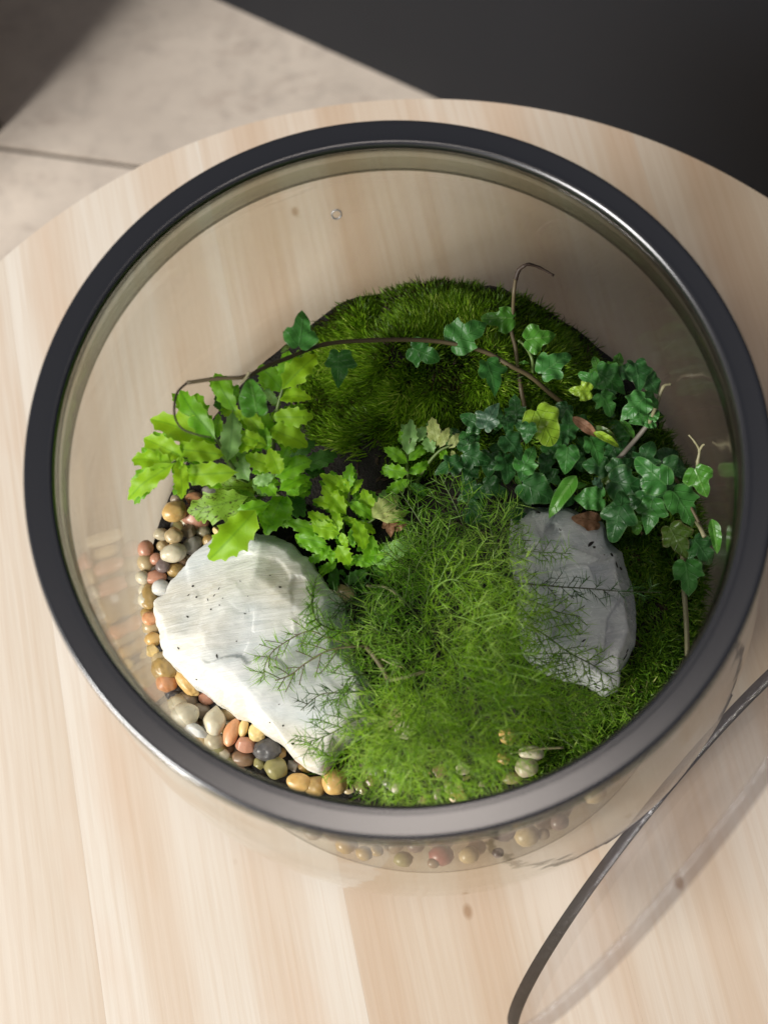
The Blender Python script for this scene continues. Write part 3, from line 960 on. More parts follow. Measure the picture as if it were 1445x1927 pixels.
# drainage pebbles seen through the glass below the soil
ORD = 'first second third fourth fifth sixth seventh eighth ninth tenth eleventh twelfth thirteenth fourteenth fifteenth sixteenth seventeenth eighteenth last'.split()
drc = ['plum', 'green', 'ochre', 'brown', 'taupe', 'taupe', 'green', 'tan']
for k in range(30):
    a_ = -2.25 + 1.3 * (k // 2) / 15 + rnd.uniform(-.05, .05)
    z = -1.19 - 0.075 * (k % 2) + rnd.uniform(-.02, .02)
    s = rnd.uniform(.016, .040)
    r = rin(z) * (1 + 0.085 * max(0.0, 1 - ((a_ + 1.6) / 0.95) ** 2)) - s * 1.1
    me = bpy.data.meshes.new('pebble')
    V = [v * (1 + 0.12 * noise.noise(v * 1.3 + Vector((k, 0, 0)))) for v in ICO2[0]]
    me.from_pydata([(v.x * s * 1.2 * U, v.y * s * U, v.z * s * .85 * U) for v in V], [], ICO2[1]); smooth(me)
    c = 'plum' if k == 13 else 'red' if k == 14 else rnd.choice(drc)
    o = link('pebble', me, None, PM[c]); o.location = M((cx(z) + r * math.cos(a_), r * math.sin(a_), z)); o.rotation_euler = (0, 0, a_ + 1.57)
    tag(o, '%s drainage pebble, %s of the %s row under the soil' % (CW.get(c, c), ORD[k // 2], 'lower' if k % 2 else 'upper'), 'pebble', 'drainage pebbles under the soil')

# ------------------------------------------------------------------ leaves
def leaf_mesh(name, half, mat, dome=0.12, fold=0.10, wav=0.02, tip=0.12, seed=0.0, rows=4, uneven=0.0, split=None):
    """half: outline from the base round one side to the tip as (x along, y out); unit length leaf"""
    pts = [Vector((x, y, 0)) for x, y in half]
    hs = spline(pts, split) if split else pts
    outline = [Vector((p.x, p.y, 0)) for p in hs]
    low = [Vector((p.x, -p.y * (1 - uneven), 0)) for p in reversed(hs[1:-1])]
    ring = outline + low
    n = len(ring)
    V, E, UV = [], [], []

    def z(x, y):
        return (-dome * (x - 0.35) ** 2 * 1.6 - tip * max(0, x - 0.6) ** 2 * 2 + fold * abs(y) - dome * 1.5 * y * y
                + wav * math.sin(x * 17 + seed + 6 * abs(y)) * abs(y) * 4 + wav * noise.noise(Vector((x * 4, y * 4, seed))) * 2)
    for k in range(rows + 1):
        t = 1 - k / (rows + 0.6)
        for p in ring:
            sx = min(0.86, max(0.06, p.x * 0.82 + 0.06))
            x = sx + (p.x - sx) * t
            y = p.y * t
            V.append(Vector((x, y, z(x, y)))); E.append(t); UV.append((x, y))
    F = []
    for k in range(rows):
        for i in range(n):
            j = (i + 1) % n
            F.append((k * n + i, k * n + j, (k + 1) * n + j, (k + 1) * n + i))
    c0 = len(V)
    # close the middle strip along the midrib
    b = rows * n
    h = len(outline)
    for i in range(h - 1):
        a1, a2 = b + i, b + i + 1
        m1, m2 = b + (n - i) % n, b + (n - i - 1) % n
        if a1 == m1: F.append((a1, a2, m2))
        elif a2 == m2: F.append((a1, a2, m1))
        else: F.append((a1, a2, m2, m1))
    me = mesh_py(name, V, F)
    uvl = me.uv_layers.new(name='UVMap')
    vc = me.color_attributes.new('edge', 'FLOAT_COLOR', 'POINT')
    vc.data.foreach_set('color', [x for e in E for x in (e, e, e, 1)])
    li = np.zeros(len(me.loops), dtype=np.int32); me.loops.foreach_get('vertex_index', li)
    uvl.data.foreach_set('uv', np.array(UV, dtype=np.float32)[li].ravel())
    me.materials.append(mat)
    return me


IVY = {
 '3': [(0.04, 0), (-.04, .08), (-.06, .20), (.0, .32), (.12, .40), (.27, .46), (.40, .48), (.48, .42), (.47, .33), (.51, .26), (.62, .25), (.76, .215), (.89, .13), (.97, .05), (1.0, 0)],
 '5': [(0.06, 0), (-.05, .10), (-.10, .22), (-.05, .33), (.05, .37), (.16, .41), (.30, .48), (.42, .49), (.49, .41), (.48, .33), (.56, .27), (.70, .24), (.86, .15), (.97, .05), (1.0, 0)],
 'h': [(0.06, 0), (-.05, .10), (-.06, .26), (.04, .39), (.20, .45), (.36, .44), (.50, .38), (.66, .33), (.82, .22), (.94, .10), (1.0, 0)],
 'n': [(0.0, 0), (.06, .08), (.22, .16), (.42, .19), (.62, .16), (.82, .09), (1.0, 0)],
}
MI = {
 'd': leaf_mat('ivy_dark', (0.017, 0.080, 0.018), (0.034, 0.135, 0.026), (0.06, 0.17, 0.05), 0.2, 0.40, (0.09, 0.19, 0.06), 0, 4.0, 0.7),
 'g': leaf_mat('ivy_grey', (0.035, 0.09, 0.045), (0.05, 0.12, 0.06), (0.10, 0.18, 0.10), 0.15, 0.42, (0.12, 0.2, 0.10), 0, 4.0, 0.7),
 'm': leaf_mat('ivy_mid', (0.032, 0.15, 0.026), (0.065, 0.24, 0.04), (0.09, 0.25, 0.06), 0.28, 0.40, (0.12, 0.28, 0.08), 0.12, 4.0, 0.7),
 'b': leaf_mat('ivy_bright', (0.06, 0.22, 0.02), (0.09, 0.28, 0.03), (0.18, 0.38, 0.08), 0.35, 0.33, (0.16, 0.34, 0.08), 0, 4.0, 0.8),
 'l': leaf_mat('ivy_lime', (0.26, 0.46, 0.03), (0.36, 0.54, 0.04), (0.18, 0.34, 0.02), 0.35, 0.33, (0.36, 0.50, 0.10), 0.25, 4.0, 0.9),
 'o': leaf_mat('ivy_olive', (0.05, 0.11, 0.012), (0.08, 0.14, 0.015), (0.12, 0.2, 0.05), 0.3, 0.4, (0.14, 0.12, 0.05), 0.5, 4.0, 0.8),
 'r': leaf_mat('leaf_dead', (0.26, 0.12, 0.06), (0.40, 0.22, 0.13), (0.2, 0.09, 0.04), 0.2, 0.6, None, 0.3, 5.0, 0.8),
}
IM = {}


def ivy_mesh(kind, c, v):
    k = (kind, c, v)
    if k not in IM:
        sd_ = v * 2.3 + 0.7
        h = [(x * (1 + 0.03 * math.sin(v * 3 + i)), y * (1 + 0.10 * math.sin(v * 5.1 + i * 1.7))) for i, (x, y) in enumerate(IVY[kind])]
        IM[k] = leaf_mesh('leaf_' + kind, h, MI[c], dome=0.22 + 0.1 * (v % 2), fold=0.16 if kind != 'n' else 0.5, wav=0.035, tip=0.25, seed=sd_, rows=4, uneven=0.12 * (v % 3), split=3)
    return IM[k]


CX, CY, CZ = RC @ Vector((1, 0, 0)), RC @ Vector((0, 1, 0)), RC @ Vector((0, 0, 1))


def place_leaf(me, p, dirdeg, length_px, parent, name='leaf', tilt=None, wid=1.0, base_at='center', pitch=None):
    """p in jar units; dirdeg = direction of the tip as seen; length in photo pixels"""
    s = length_px * (CAM - p).length / FPX
    a = math.radians(dirdeg)
    ux = CX * math.cos(a) + CY * math.sin(a)
    pr = -0.05 if pitch is None else pitch
    ux = (ux - CZ * math.tan(pr)).normalized() if pr else ux
    nz_ = (CZ * 0.6 + Vector((0, 0, 0.4)))
    uy = nz_.cross(ux).normalized()
    uz = ux.cross(uy)
    roll = rnd.uniform(-.38, .38) if tilt is None else tilt
    q = Quaternion(ux, roll)
    uy.rotate(q); uz.rotate(q)
    o = bpy.data.objects.new(name, me)
    col.objects.link(o)
    org = p - ux * s * (0.45 if base_at == 'center' else 0)
    k = s * U
    Mx = Matrix((( ux.x * k, uy.x * k * wid, uz.x * k, 0), (ux.y * k, uy.y * k * wid, uz.y * k, 0), (ux.z * k, uy.z * k * wid, uz.z * k, 0), (0, 0, 0, 1)))
    Mx = Matrix.Translation(M(org)) @ Mx
    o.parent = parent
    o.matrix_parent_inverse = Matrix.Identity(4)
    root = parent
    pm = Matrix.Translation(parent_world(parent))
    o.matrix_local = pm.inverted() @ Mx
    return org, org + ux * s


def parent_world(o):
    v = Vector(o.location)
    # parts created by link() carry an inverse that cancels the root's offset: their world origin is 0
    return v if o.type == 'EMPTY' and o.parent is None else Vector((0, 0, 0))


m_stem_b = simple('stem_brown', (0.10, 0.075, 0.035), 0.55)
m_stem_g = simple('stem_green', (0.12, 0.18, 0.05), 0.5)
m_stem_d = simple('stem_dry', (0.035, 0.020, 0.012), 0.6)
m_stem_p = simple('stem_pale', (0.24, 0.22, 0.12), 0.5)


def stem(name, pix, rad, parent, mat, n=6, knots=0.0):
    """pix: list of (px, py, z)"""
    pts = spline([aim(x, y, z, 0.01) for x, y, z in pix], 6)
    r = rad if hasattr(rad, '__len__') else [rad] * 2
    rr = [(r[0] + (r[1] - r[0]) * k / (len(pts) - 1)) * (1 + knots * (0.9 if k % 6 == 0 else 0)) for k in range(len(pts))]
    v, f = tube(name, pts, rr, n)
    return link(name, mesh_py(name, v, f), parent, mat)


def gpt(px, py, up):
    g = gz(px, py)
    return (px, py, g.z + up)


# --- trailing vine across the moss
vine = empty('trailing_vine', M(gz(1060, 765)))
tag(vine, 'trailing vine with lobed green leaves strung along a brown stem over the moss mound', 'vine')
stem('stem', [gpt(1068, 766, .03), gpt(1035, 740, .05), gpt(998, 708, .07), gpt(960, 688, .08), gpt(920, 665, .09), (870, 650, -.68), (800, 640, -.64), (700, 640, -.54),
              (610, 648, -.44), (540, 674, -.33), (500, 690, -.27), (460, 709, -.23), (410, 712, -.21), (352, 720, -.20)], (0.0085, 0.0058), vine, m_stem_b, 7, 0.15)
stem('leaf_scar', [(470, 700, -.22), (462, 712, -.225), (450, 722, -.23)], (.006, .003), vine, m_stem_p)
stem('tendril', [(352, 720, -.20), (334, 738, -.19), (328, 765, -.19), (331, 790, -.19), (345, 808, -.19), (372, 818, -.19), (398, 823, -.20)], (0.004, 0.0022), vine, m_stem_d)
stem('stem', [gpt(988, 768, .02), gpt(980, 730, .05), (974, 690, -.80), (970, 655, -.78), (962, 620, -.76), (965, 585, -.72), (967, 550, -.66), (970, 525, -.64)], (0.008, 0.006), vine, m_stem_b, 7, 0.1)
stem('tendril', [(970, 525, -.64), (976, 508, -.62), (986, 500, -.60), (995, 497, -.60), (1015, 503, -.62), (1042, 518, -.64)], (0.0075, 0.004), vine, m_stem_d, 6, 0.3)
stem('stem', [gpt(1003, 700, .04), gpt(1000, 672, .07), (985, 648, -.78), (975, 640, -.77)], (0.006, 0.005), vine, m_stem_g)
VL = [(567, 622, 66, 82, '3', 'm', -.32), (539, 634, 24, 110, 'n', 'o', -.33), (637, 690, 64, -92, '3', 'm', -.66), (797, 664, 58, -25, '3', 'm', -.66), (879, 629, 76, 32, '3', 'm', -.66),
      (940, 598, 58, 180, '3', 'b', -.72), (1014, 636, 56, 8, '3', 'b', -.70), (1043, 684, 66, 38, '3', 'm', -.72), (925, 706, 64, -72, '3', 'm', -.72), (958, 712, 36, -10, 'h', 'o', -.80),
      (985, 683, 22, 5, 'n', 'b', -.76), (478, 745, 0, 0, 'h', 'l', -.6), (538, 655, 26, 40, 'n', 'o', -.33)]
for i, (px, py, L_, d, k, c, z) in enumerate(VL):
    if L_ == 0: continue
    p = aim(px, py, z)
    a, b = place_leaf(ivy_mesh(k, c, i % 6), p, d, L_ * 1.04, vine)

# --- ivy clump in the middle
ivy = empty('ivy_clump', M(gz(960, 880)))
tag(ivy, 'bushy clump of dark green lobed ivy above the grey quartz, one lime leaf on top', 'ivy')
IL = [(1024, 800, 88, -62, 'h', 'l', .24), (992, 812, 44, -100, 'h', 'd', .26), (922, 784, 64, 62, '3', 'g', .20), (888, 792, 52, 150, '5', 'd', .14), (970, 768, 56, 95, '3', 'd', .10),
      (955, 800, 40, -80, 'h', 'd', .12), (966, 838, 64, -52, '3', 'd', .22), (895, 862, 66, -18, '3', 'd', .16), (843, 876, 62, -155, '3', 'd', .16), (955, 882, 60, -80, '5', 'd', .18),
      (993, 866, 62, 62, '3', 'm', .17), (985, 880, 54, -95, 'h', 'd', .18), (1027, 872, 42, -100, 'h', 'd', .14), (1066, 862, 60, -95, 'h', 'm', .20), (1070, 800, 62, 88, '3', 'd', .12),
      (1062, 830, 44, -90, 'n', 'd', .14), (886, 915, 54, 100, '5', 'd', .10), (930, 922, 62, -25, '3', 'd', .12), (902, 968, 68, -35, '3', 'd', .08), (1010, 924, 84, -28, 'h', 'd', .18),
      (934, 902, 40, 60, 'h', 'd', .08), (1087, 1105, 0, 0, 'h', 'd', .1), (880, 835, 44, 60, '3', 'd', .12), (860, 820, 40, 120, 'h', 'd', .06), (940, 845, 40, 160, 'h', 'd', .08),
      (1000, 900, 40, 20, 'h', 'd', .08), (1040, 900, 44, -40, '3', 'd', .06), (975, 905, 30, -60, 'n', 'b', .12)]
for i, (px, py, L_, d, k, c, up) in enumerate(IL):
    if L_ == 0: continue
    g = gz(px, py)
    p = aim(px, py, g.z + up)
    place_leaf(ivy_mesh(k, c, i % 6), p, d, L_ * 0.87, ivy)
    e = aim(px + rnd.uniform(-12, 12), py + rnd.uniform(-12, 12), g.z + 0.01)
    if i % 2 == 0:
        v, f = tube('stem', [e, (e + p) / 2 + Vector((.01, .01, 0)), p - Vector((0, 0, .012))], 0.0045, 5)
        link('stem', mesh_py('stem', v, f), ivy, m_stem_b)

# --- ivy by the right wall
ivr = empty('ivy_plant', M(gz(1180, 900)))
tag(ivr, 'spreading ivy climbing the glass beside the grey quartz, with one bare grey stick', 'ivy')
RL = [(1094, 736, 46, 178, '5', 'l', .30), (1108, 712, 46, 150, '3', 'm', .28), (1148, 716, 76, -35, '5', 'm', .28), (1142, 758, 56, -60, '3', 'm', .32), (1162, 686, 50, 75, '3', 'b', .22),
      (1125, 690, 44, 110, '3', 'b', .2), (1214, 652, 74, 100, '3', 'm', .50), (1246, 686, 66, -42, 'n', 'd', .48), (1200, 706, 66, -80, '5', 'd', .42), (1225, 720, 50, -50, 'h', 'd', .38),
      (1194, 764, 70, -140, '3', 'm', .44), (1224, 754, 44, -30, 'h', 'm', .42), (1279, 746, 76, 5, '3', 'm', .48), (1205, 786, 44, 210, 'h', 'm', .34), (1233, 782, 26, 60, 'h', 'm', .36),
      (1222, 796, 28, 190, 'h', 'm', .34), (1175, 700, 50, 190, 'h', 'd', .26), (1180, 806, 52, -48, 'n', 'b', .30), (1140, 818, 66, -38, 'n', 'o', .30), (1150, 850, 56, -120, '3', 'd', .2),
      (1120, 845, 66, -68, '3', 'm', .26), (1215, 858, 66, 70, '3', 'd', .28), (1123, 876, 54, 170, 'h', 'd', .22), (1230, 892, 88, 140, '3', 'm', .40), (1180, 912, 84, -12, '3', 'd', .28),
      (1168, 880, 56, 30, 'h', 'd', .2), (1234, 932, 76, -22, '5', 'd', .32), (1112, 938, 62, 182, 'h', 'm', .30), (1088, 915, 40, 15, 'n', 'b', .30), (1126, 910, 28, -40, 'h', 'g', .32),
      (1168, 952, 60, 78, 'h', 'd', .34), (1160, 982, 84, -105, '3', 'd', .32), (1222, 968, 74, -100, '3', 'm', .32), (1197, 988, 40, -80, '3', 'b', .28), (1286, 952, 88, -58, '3', 'm', .36),
      (1270, 885, 62, -25, '3', 'd', .26), (1317, 905, 66, -68, '3', 'b', .48), (1345, 1006, 74, -80, 'n', 'b', .50), (1274, 1018, 78, -62, '3', 'o', .24), (1322, 1036, 68, -55, '3', 'd', .22),
      (1294, 1086, 76, -82, '3', 'm', .18), (1315, 1065, 40, -60, 'h', 'o', .16), (1250, 915, 60, 60, 'h', 'd', .2), (1200, 940, 60, 200, 'h', 'd', .18), (1255, 860, 50, 20, 'h', 'd', .16),
      (1180, 850, 50, -30, 'h', 'd', .14), (1090, 870, 40, -60, 'h', 'd', .12), (1100, 800, 50, -20, 'h', 'd', .12)]
for i, (px, py, L_, d, k, c, up) in enumerate(RL):
    g = gz(px, py)
    p = aim(px, py, min(-.5, g.z + up * 0.9), 0.03)
    place_leaf(ivy_mesh(k, c, i % 6), p, d, L_ * 0.87, ivr)
    if i % 3 == 0:
        e = aim(px + rnd.uniform(-14, 14), py + rnd.uniform(-4, 20), g.z + 0.01)
        v, f = tube('stem', [e, (e + p) / 2 + Vector((.01, -.01, 0)), p - Vector((0, 0, .012))], 0.0045, 5)
        link('stem', mesh_py('stem', v, f), ivr, m_stem_b)
for _ in range(34):
    px, py = rnd.choice([(rnd.uniform(860, 1080), rnd.uniform(770, 960)), (rnd.uniform(1090, 1290), rnd.uniform(680, 980))])
    g = gz(px, py)
    place_leaf(ivy_mesh(rnd.choice('3h35'), rnd.choice('dddmo'), rnd.randrange(6)), aim(px, py, g.z + rnd.uniform(.04, .12), .03), rnd.uniform(0, 360), rnd.uniform(34, 54), ivy if px < 1085 else ivr)
# lime curled leaf, half-brown leaf
place_leaf(ivy_mesh('n', 'b', 1), aim(1060, 928, -.74), -125, 92, ivr, 'leaf', 0.2, 1.0)
o_ = place_leaf(ivy_mesh('n', 'r', 0), aim(1100, 802, -.74), -38, 62, ivr, 'withered_leaf', 0.1, 0.9)
place_leaf(ivy_mesh('n', 'l', 1), aim(1140, 825, -.745), -28, 56, ivr, 'leaf', 0.0, 0.8)
place_leaf(ivy_mesh('h', 'r', 1), aim(1105, 978, -.93), 170, 52, ivr, 'withered_leaf', 0.0, 0.8)
stem('stem', [gpt(1128, 902, .10), gpt(1165, 862, .18), gpt(1195, 828, .24), gpt(1222, 795, .30)], (0.009, 0.008), ivr, simple('stem_grey', (0.17, 0.15, 0.12), 0.55), 7)
stem('stem', [gpt(1222, 795, .30), gpt(1236, 760, .36), gpt(1248, 728, .40), gpt(1262, 722, .42)], (0.007, 0.005), ivr, m_stem_p, 6, .3)
stem('stem', [gpt(1255, 870, .1), (1290, 935, -.80), (1316, 985, -.78), (1322, 1000, -.78)], (0.006, 0.006), ivr, m_stem_b, 6, .2)
stem('stem', [gpt(1285, 1015, .12), gpt(1285, 1080, .10), gpt(1289, 1140, .09), gpt(1292, 1190, .08), gpt(1293, 1235, .06)], (0.009, 0.0085), ivr, m_stem_p, 7)
stem('stem', [gpt(1322, 1060, .08), gpt(1325, 1120, .07), gpt(1324, 1180, .06)], (0.006, 0.006), ivr, m_stem_g, 6)
stem('twig', [(1311, 888, -.70), (1313, 868, -.68), (1316, 848, -.66), (1308, 832, -.64), (1296, 818, -.63)], (0.0065, 0.003), ivr, m_stem_p, 6, .3)
stem('twig', [(1316, 848, -.66), (1322, 838, -.64), (1326, 836, -.63)], (0.005, 0.003), ivr, m_stem_p, 6)
stem('twig', [gpt(1305, 975, .2), (1316, 990, -.76), (1326, 1010, -.74)], (0.006, 0.009), ivr, m_stem_p, 6)

# ------------------------------------------------------------------ ferns
PINNA = [
 [(0, 0), (.05, .045), (.10, .12), (.19, .19), (.235, .285), (.27, .255), (.31, .235), (.38, .26), (.45, .345), (.48, .30), (.51, .27), (.58, .27), (.665, .33), (.69, .27), (.72, .225), (.78, .21), (.85, .235), (.87, .17), (.91, .12), (.96, .10), (1, 0)],
 [(0, 0), (.06, .04), (.13, .14), (.17, .23), (.21, .31), (.25, .29), (.29, .28), (.36, .34), (.43, .43), (.46, .37), (.50, .33), (.57, .34), (.66, .40), (.685, .32), (.71, .27), (.79, .24), (.87, .26), (.89, .18), (.92, .12), (.97, .09), (1, 0)],
 [(0, 0), (.05, .03), (.12, .10), (.20, .19), (.28, .26), (.31, .235), (.36, .25), (.43, .31), (.46, .28), (.51, .27), (.58, .31), (.61, .26), (.67, .24), (.74, .26), (.77, .20), (.82, .17), (.89, .17), (.91, .11), (.95, .07), (1, 0)],
 [(0, 0), (.04, .05), (.09, .18), (.14, .27), (.18, .25), (.24, .27), (.33, .36), (.365, .32), (.41, .31), (.50, .39), (.53, .33), (.58, .30), (.67, .35), (.70, .27), (.75, .22), (.83, .235), (.86, .16), (.91, .11), (.96, .085), (1, 0)],
]


def pinna_half(v):
    k = 1 + 0.08 * math.sin(v * 2.7)
    return [(min(1.0, x + (0.012 * math.sin(i * 2.1 + v * 3) if 0 < x < 1 else 0)), y * k * (1 + 0.05 * math.sin(i * 1.3 + v * 5))) for i, (x, y) in enumerate(PINNA[v % 4])]


MF = {
 'y': leaf_mat('fern_bright', (0.25, 0.52, 0.012), (0.37, 0.64, 0.02), (0.15, 0.36, 0.015), 0.45, 0.5, (0.42, 0.66, 0.08), 0, 5.5, 0.15),
 'g': leaf_mat('fern_green', (0.13, 0.38, 0.012), (0.22, 0.50, 0.018), (0.08, 0.24, 0.015), 0.40, 0.45, (0.27, 0.5, 0.06), 0, 5.5, 0.15),
 'p': leaf_mat('fern_pale', (0.20, 0.42, 0.12), (0.26, 0.46, 0.14), (0.14, 0.30, 0.09), 0.35, 0.45, (0.34, 0.52, 0.18), 0, 5.5, 0.15),
 'k': leaf_mat('fern_deep', (0.035, 0.13, 0.012), (0.06, 0.19, 0.016), (0.04, 0.12, 0.01), 0.35, 0.5, None, 0, 5.5, 0.5),
 's': leaf_mat('fern_spotted', (0.18, 0.36, 0.03), (0.26, 0.45, 0.05), (0.10, 0.2, 0.02), 0.35, 0.5, (0.30, 0.46, 0.08), 1.0, 5.5, 0.5),
 'w': leaf_mat('fern_fading', (0.42, 0.50, 0.14), (0.46, 0.52, 0.20), (0.28, 0.36, 0.09), 0.35, 0.5, (0.5, 0.42, 0.22), 0.2, 5.5, 0.5),
}
PMESH = {}
TALL = set()


def pinna_mesh(c, v):
    if (c, v) not in PMESH:
        PMESH[(c, v)] = leaf_mesh('leaflet', pinna_half(v), MF[c], dome=0.16, fold=0.14 + 0.12 * (v % 2), wav=0.022, tip=0.35, seed=v * 3.3, rows=4, uneven=0.1 * (v % 2), split=2)
    return PMESH[(c, v)]


def frond(parent, Z, rachis, leaves, mat=m_stem_g, r=0.006, lift=None):
    if lift is None: lift = 0.17 if parent.name in TALL else 0.0
    """Z(x, y): zoom pixel -> photo pixel; rachis [(x, y, z)]; leaves [(bx, by, tx, ty, width, colour, z)]"""
    pts = [Z(x, y) + (z,) for x, y, z in rachis]
    pts = [(x, y, z + lift * min(1, (z + 1.1) / .35)) for x, y, z in pts]
    fr = stem('frond', pts, (r * 1.3, r * 0.6), parent, mat)
    for i, (bx, by, tx, ty, w, c, z) in enumerate(leaves):
        b = Z(bx, by); t = Z(tx, ty)
        d = math.degrees(math.atan2(-(t[1] - b[1]), t[0] - b[0]))
        L_ = math.hypot(t[0] - b[0], t[1] - b[1])
        mid = ((b[0] + t[0]) / 2, (b[1] + t[1]) / 2)
        z += lift * min(1, (z + 1.1) / .35)
        p = aim(mid[0], mid[1], z, 0.05)
        # aim at the base of the leaflet
        s = L_ * (CAM - p).length / FPX
        a = math.radians(d)
        pc = p + (CX * math.cos(a) + CY * math.sin(a)) * s * (-0.05)
        place_leaf(pinna_mesh(c, rnd.randrange(7)), pc, d, L_ * 1.22, fr, 'leaflet', rnd.uniform(-.35, .35), w * 1.55, 'center', rnd.uniform(-.25, .12))
        for rep in range(2 if L_ > 22 else 1):
            z2 = z - rnd.uniform(.03, .12); d2 = d + rnd.uniform(-42, 42)
            p2 = aim(mid[0] + rnd.uniform(-9, 9), mid[1] + rnd.uniform(-6, 10), z2, 0.05)
            place_leaf(pinna_mesh({'y': 'g', 'w': 'p'}.get(c, c), rnd.randrange(7)), p2, d2, L_ * rnd.uniform(.72, 1.0), fr, 'leaflet', rnd.uniform(-.4, .4), w * 1.5, 'center', rnd.uniform(-.2, .2))
    return fr


Z1 = lambda x, y: (230 + x / 3.524, 560 + y / 3.524)
Z6 = lambda x, y: (520 + x / 4.817, 850 + y / 4.817)
fern1 = empty('fern', M(gz(520, 930)))
tag(fern1, 'bright yellow-green fern with toothed leaflets, reaching over the top of the quartz rock', 'fern')
TALL.add(fern1.name)
base1 = (1000, 1290, -1.05)
frond(fern1, Z1, [base1, (1000, 1000, -.80), (1020, 780, -.68), (1065, 600, -.62), (1110, 450, -.60)], [
    (1075, 590, 1265, 385, .42, 'y', -.60), (1080, 540, 1085, 360, .42, 'g', -.615), (1060, 610, 930, 460, .62, 'g', -.63), (1045, 655, 1225, 650, .50, 'y', -.63),
    (1010, 790, 1232, 795, .52, 'y', -.65), (1020, 700, 950, 610, .5, 'p', -.67), (1000, 880, 1212, 960, .55, 'y', -.67), (990, 900, 900, 760, .6, 'g', -.69), (1000, 850, 1100, 740, .5, 'g', -.69)])
frond(fern1, Z1, [base1, (850, 1230, -.90), (740, 1130, -.72), (670, 1010, -.66), (600, 900, -.63), (520, 790, -.61)], [
    (600, 920, 375, 640, .42, 'g', -.60), (590, 950, 232, 800, .36, 'y', -.62), (650, 1040, 378, 1000, .46, 'y', -.615), (740, 1160, 392, 1180, .42, 'y', -.63),
    (700, 1070, 740, 800, .50, 'p', -.63), (620, 930, 640, 790, .5, 'g', -.62), (560, 830, 480, 730, .4, 'g', -.62), (610, 980, 500, 880, .5, 'g', -.64)])
frond(fern1, Z1, [base1, (760, 1190, -.80), (560, 1100, -.66), (430, 1060, -.62), (320, 1105, -.60)], [
    (320, 1110, 30, 1305, .40, 'y', -.60), (320, 1100, 80, 1055, .42, 'y', -.60), (390, 1050, 162, 940, .42, 'y', -.60), (380, 1080, 400, 1310, .45, 'y', -.61),
    (430, 1060, 300, 1000, .40, 'g', -.62), (400, 1070, 330, 1150, .5, 'y', -.605)])
frond(fern1, Z1, [base1, (1010, 1150, -.84), (950, 990, -.74), (880, 850, -.66), (830, 740, -.62)], [
    (930, 900, 800, 740, .50, 'y', -.64), (950, 980, 775, 900, .50, 'y', -.65), (960, 1000, 930, 860, .5, 'g', -.66), (1010, 1130, 835, 1060, .62, 'y', -.68), (1010, 1150, 1100, 1000, .50, 'g', -.68),
    (1020, 1180, 1218, 1080, .62, 'g', -.70), (1000, 1180, 880, 1230, .50, 'p', -.72), (1050, 1270, 1220, 1180, .50, 'g', -.76), (900, 940, 770, 1000, .5, 'y', -.66),
    (1040, 1160, 980, 1020, .6, 'y', -.66), (1060, 1200, 1150, 1300, .6, 'g', -.78)])
frond(fern1, Z1, [base1, (860, 1240, -.92), (800, 1150, -.78), (760, 1060, -.70)], [
    (830, 1200, 730, 1010, .48, 'p', -.72), (870, 1220, 950, 1300, .5, 'p', -.80), (900, 1180, 1000, 1300, .5, 'g', -.80), (800, 1120, 880, 1020, .5, 'g', -.73)])
frond(fern1, Z1, [base1, (860, 1100, -.80), (780, 850, -.68), (700, 680, -.60)], [
    (790, 800, 665, 710, .62, 'y', -.63), (740, 740, 605, 515, .46, 'g', -.58), (700, 700, 760, 590, .5, 'g', -.60), (690, 760, 620, 660, .5, 'k', -.64)])
place_leaf(ivy_mesh('h', 'b', 2), aim(478, 748, -.24), 100, 68, vine, 'leaf', .2)
frond(fern1, Z1, [base1, (900, 1300, -.95), (780, 1290, -.90), (680, 1330, -.88)], [
    (900, 1260, 640, 1250, .40, 's', -.86), (800, 1330, 470, 1420, .45, 's', -.84), (880, 1330, 720, 1300, .5, 's', -.86)])
frond(fern1, Z1, [base1, (900, 1330, -.95), (780, 1420, -.86), (700, 1500, -.82)], [
    (860, 1440, 600, 1725, .44, 'y', -.80), (960, 1370, 760, 1430, .5, 'g', -.84), (900, 1400, 990, 1500, .5, 'g', -.86), (880, 1460, 800, 1560, .5, 'g', -.84)])
frond(fern1, Z1, [base1, (1080, 1340, -.96), (1100, 1400, -.92)], [
    (1060, 1330, 960, 1540, .55, 'g', -.88), (1090, 1320, 1060, 1500, .6, 'g', -.88), (1100, 1300, 1240, 1230, .5, 'g', -.86), (1120, 1320, 1200, 1440, .55, 'k', -.90),
    (1100, 1290, 1180, 1210, .55, 'g', -.84)])
frond(fern1, Z1, [base1, (1150, 1230, -1.0), (1230, 1120, -.94)], [
    (1200, 1120, 1395, 1040, .55, 'k', -.92), (1220, 1150, 1330, 1150, .6, 'k', -.95), (1140, 1180, 1240, 1280, .5, 'k', -.96), (1100, 1100, 1250, 960, .5, 'k', -.94)])

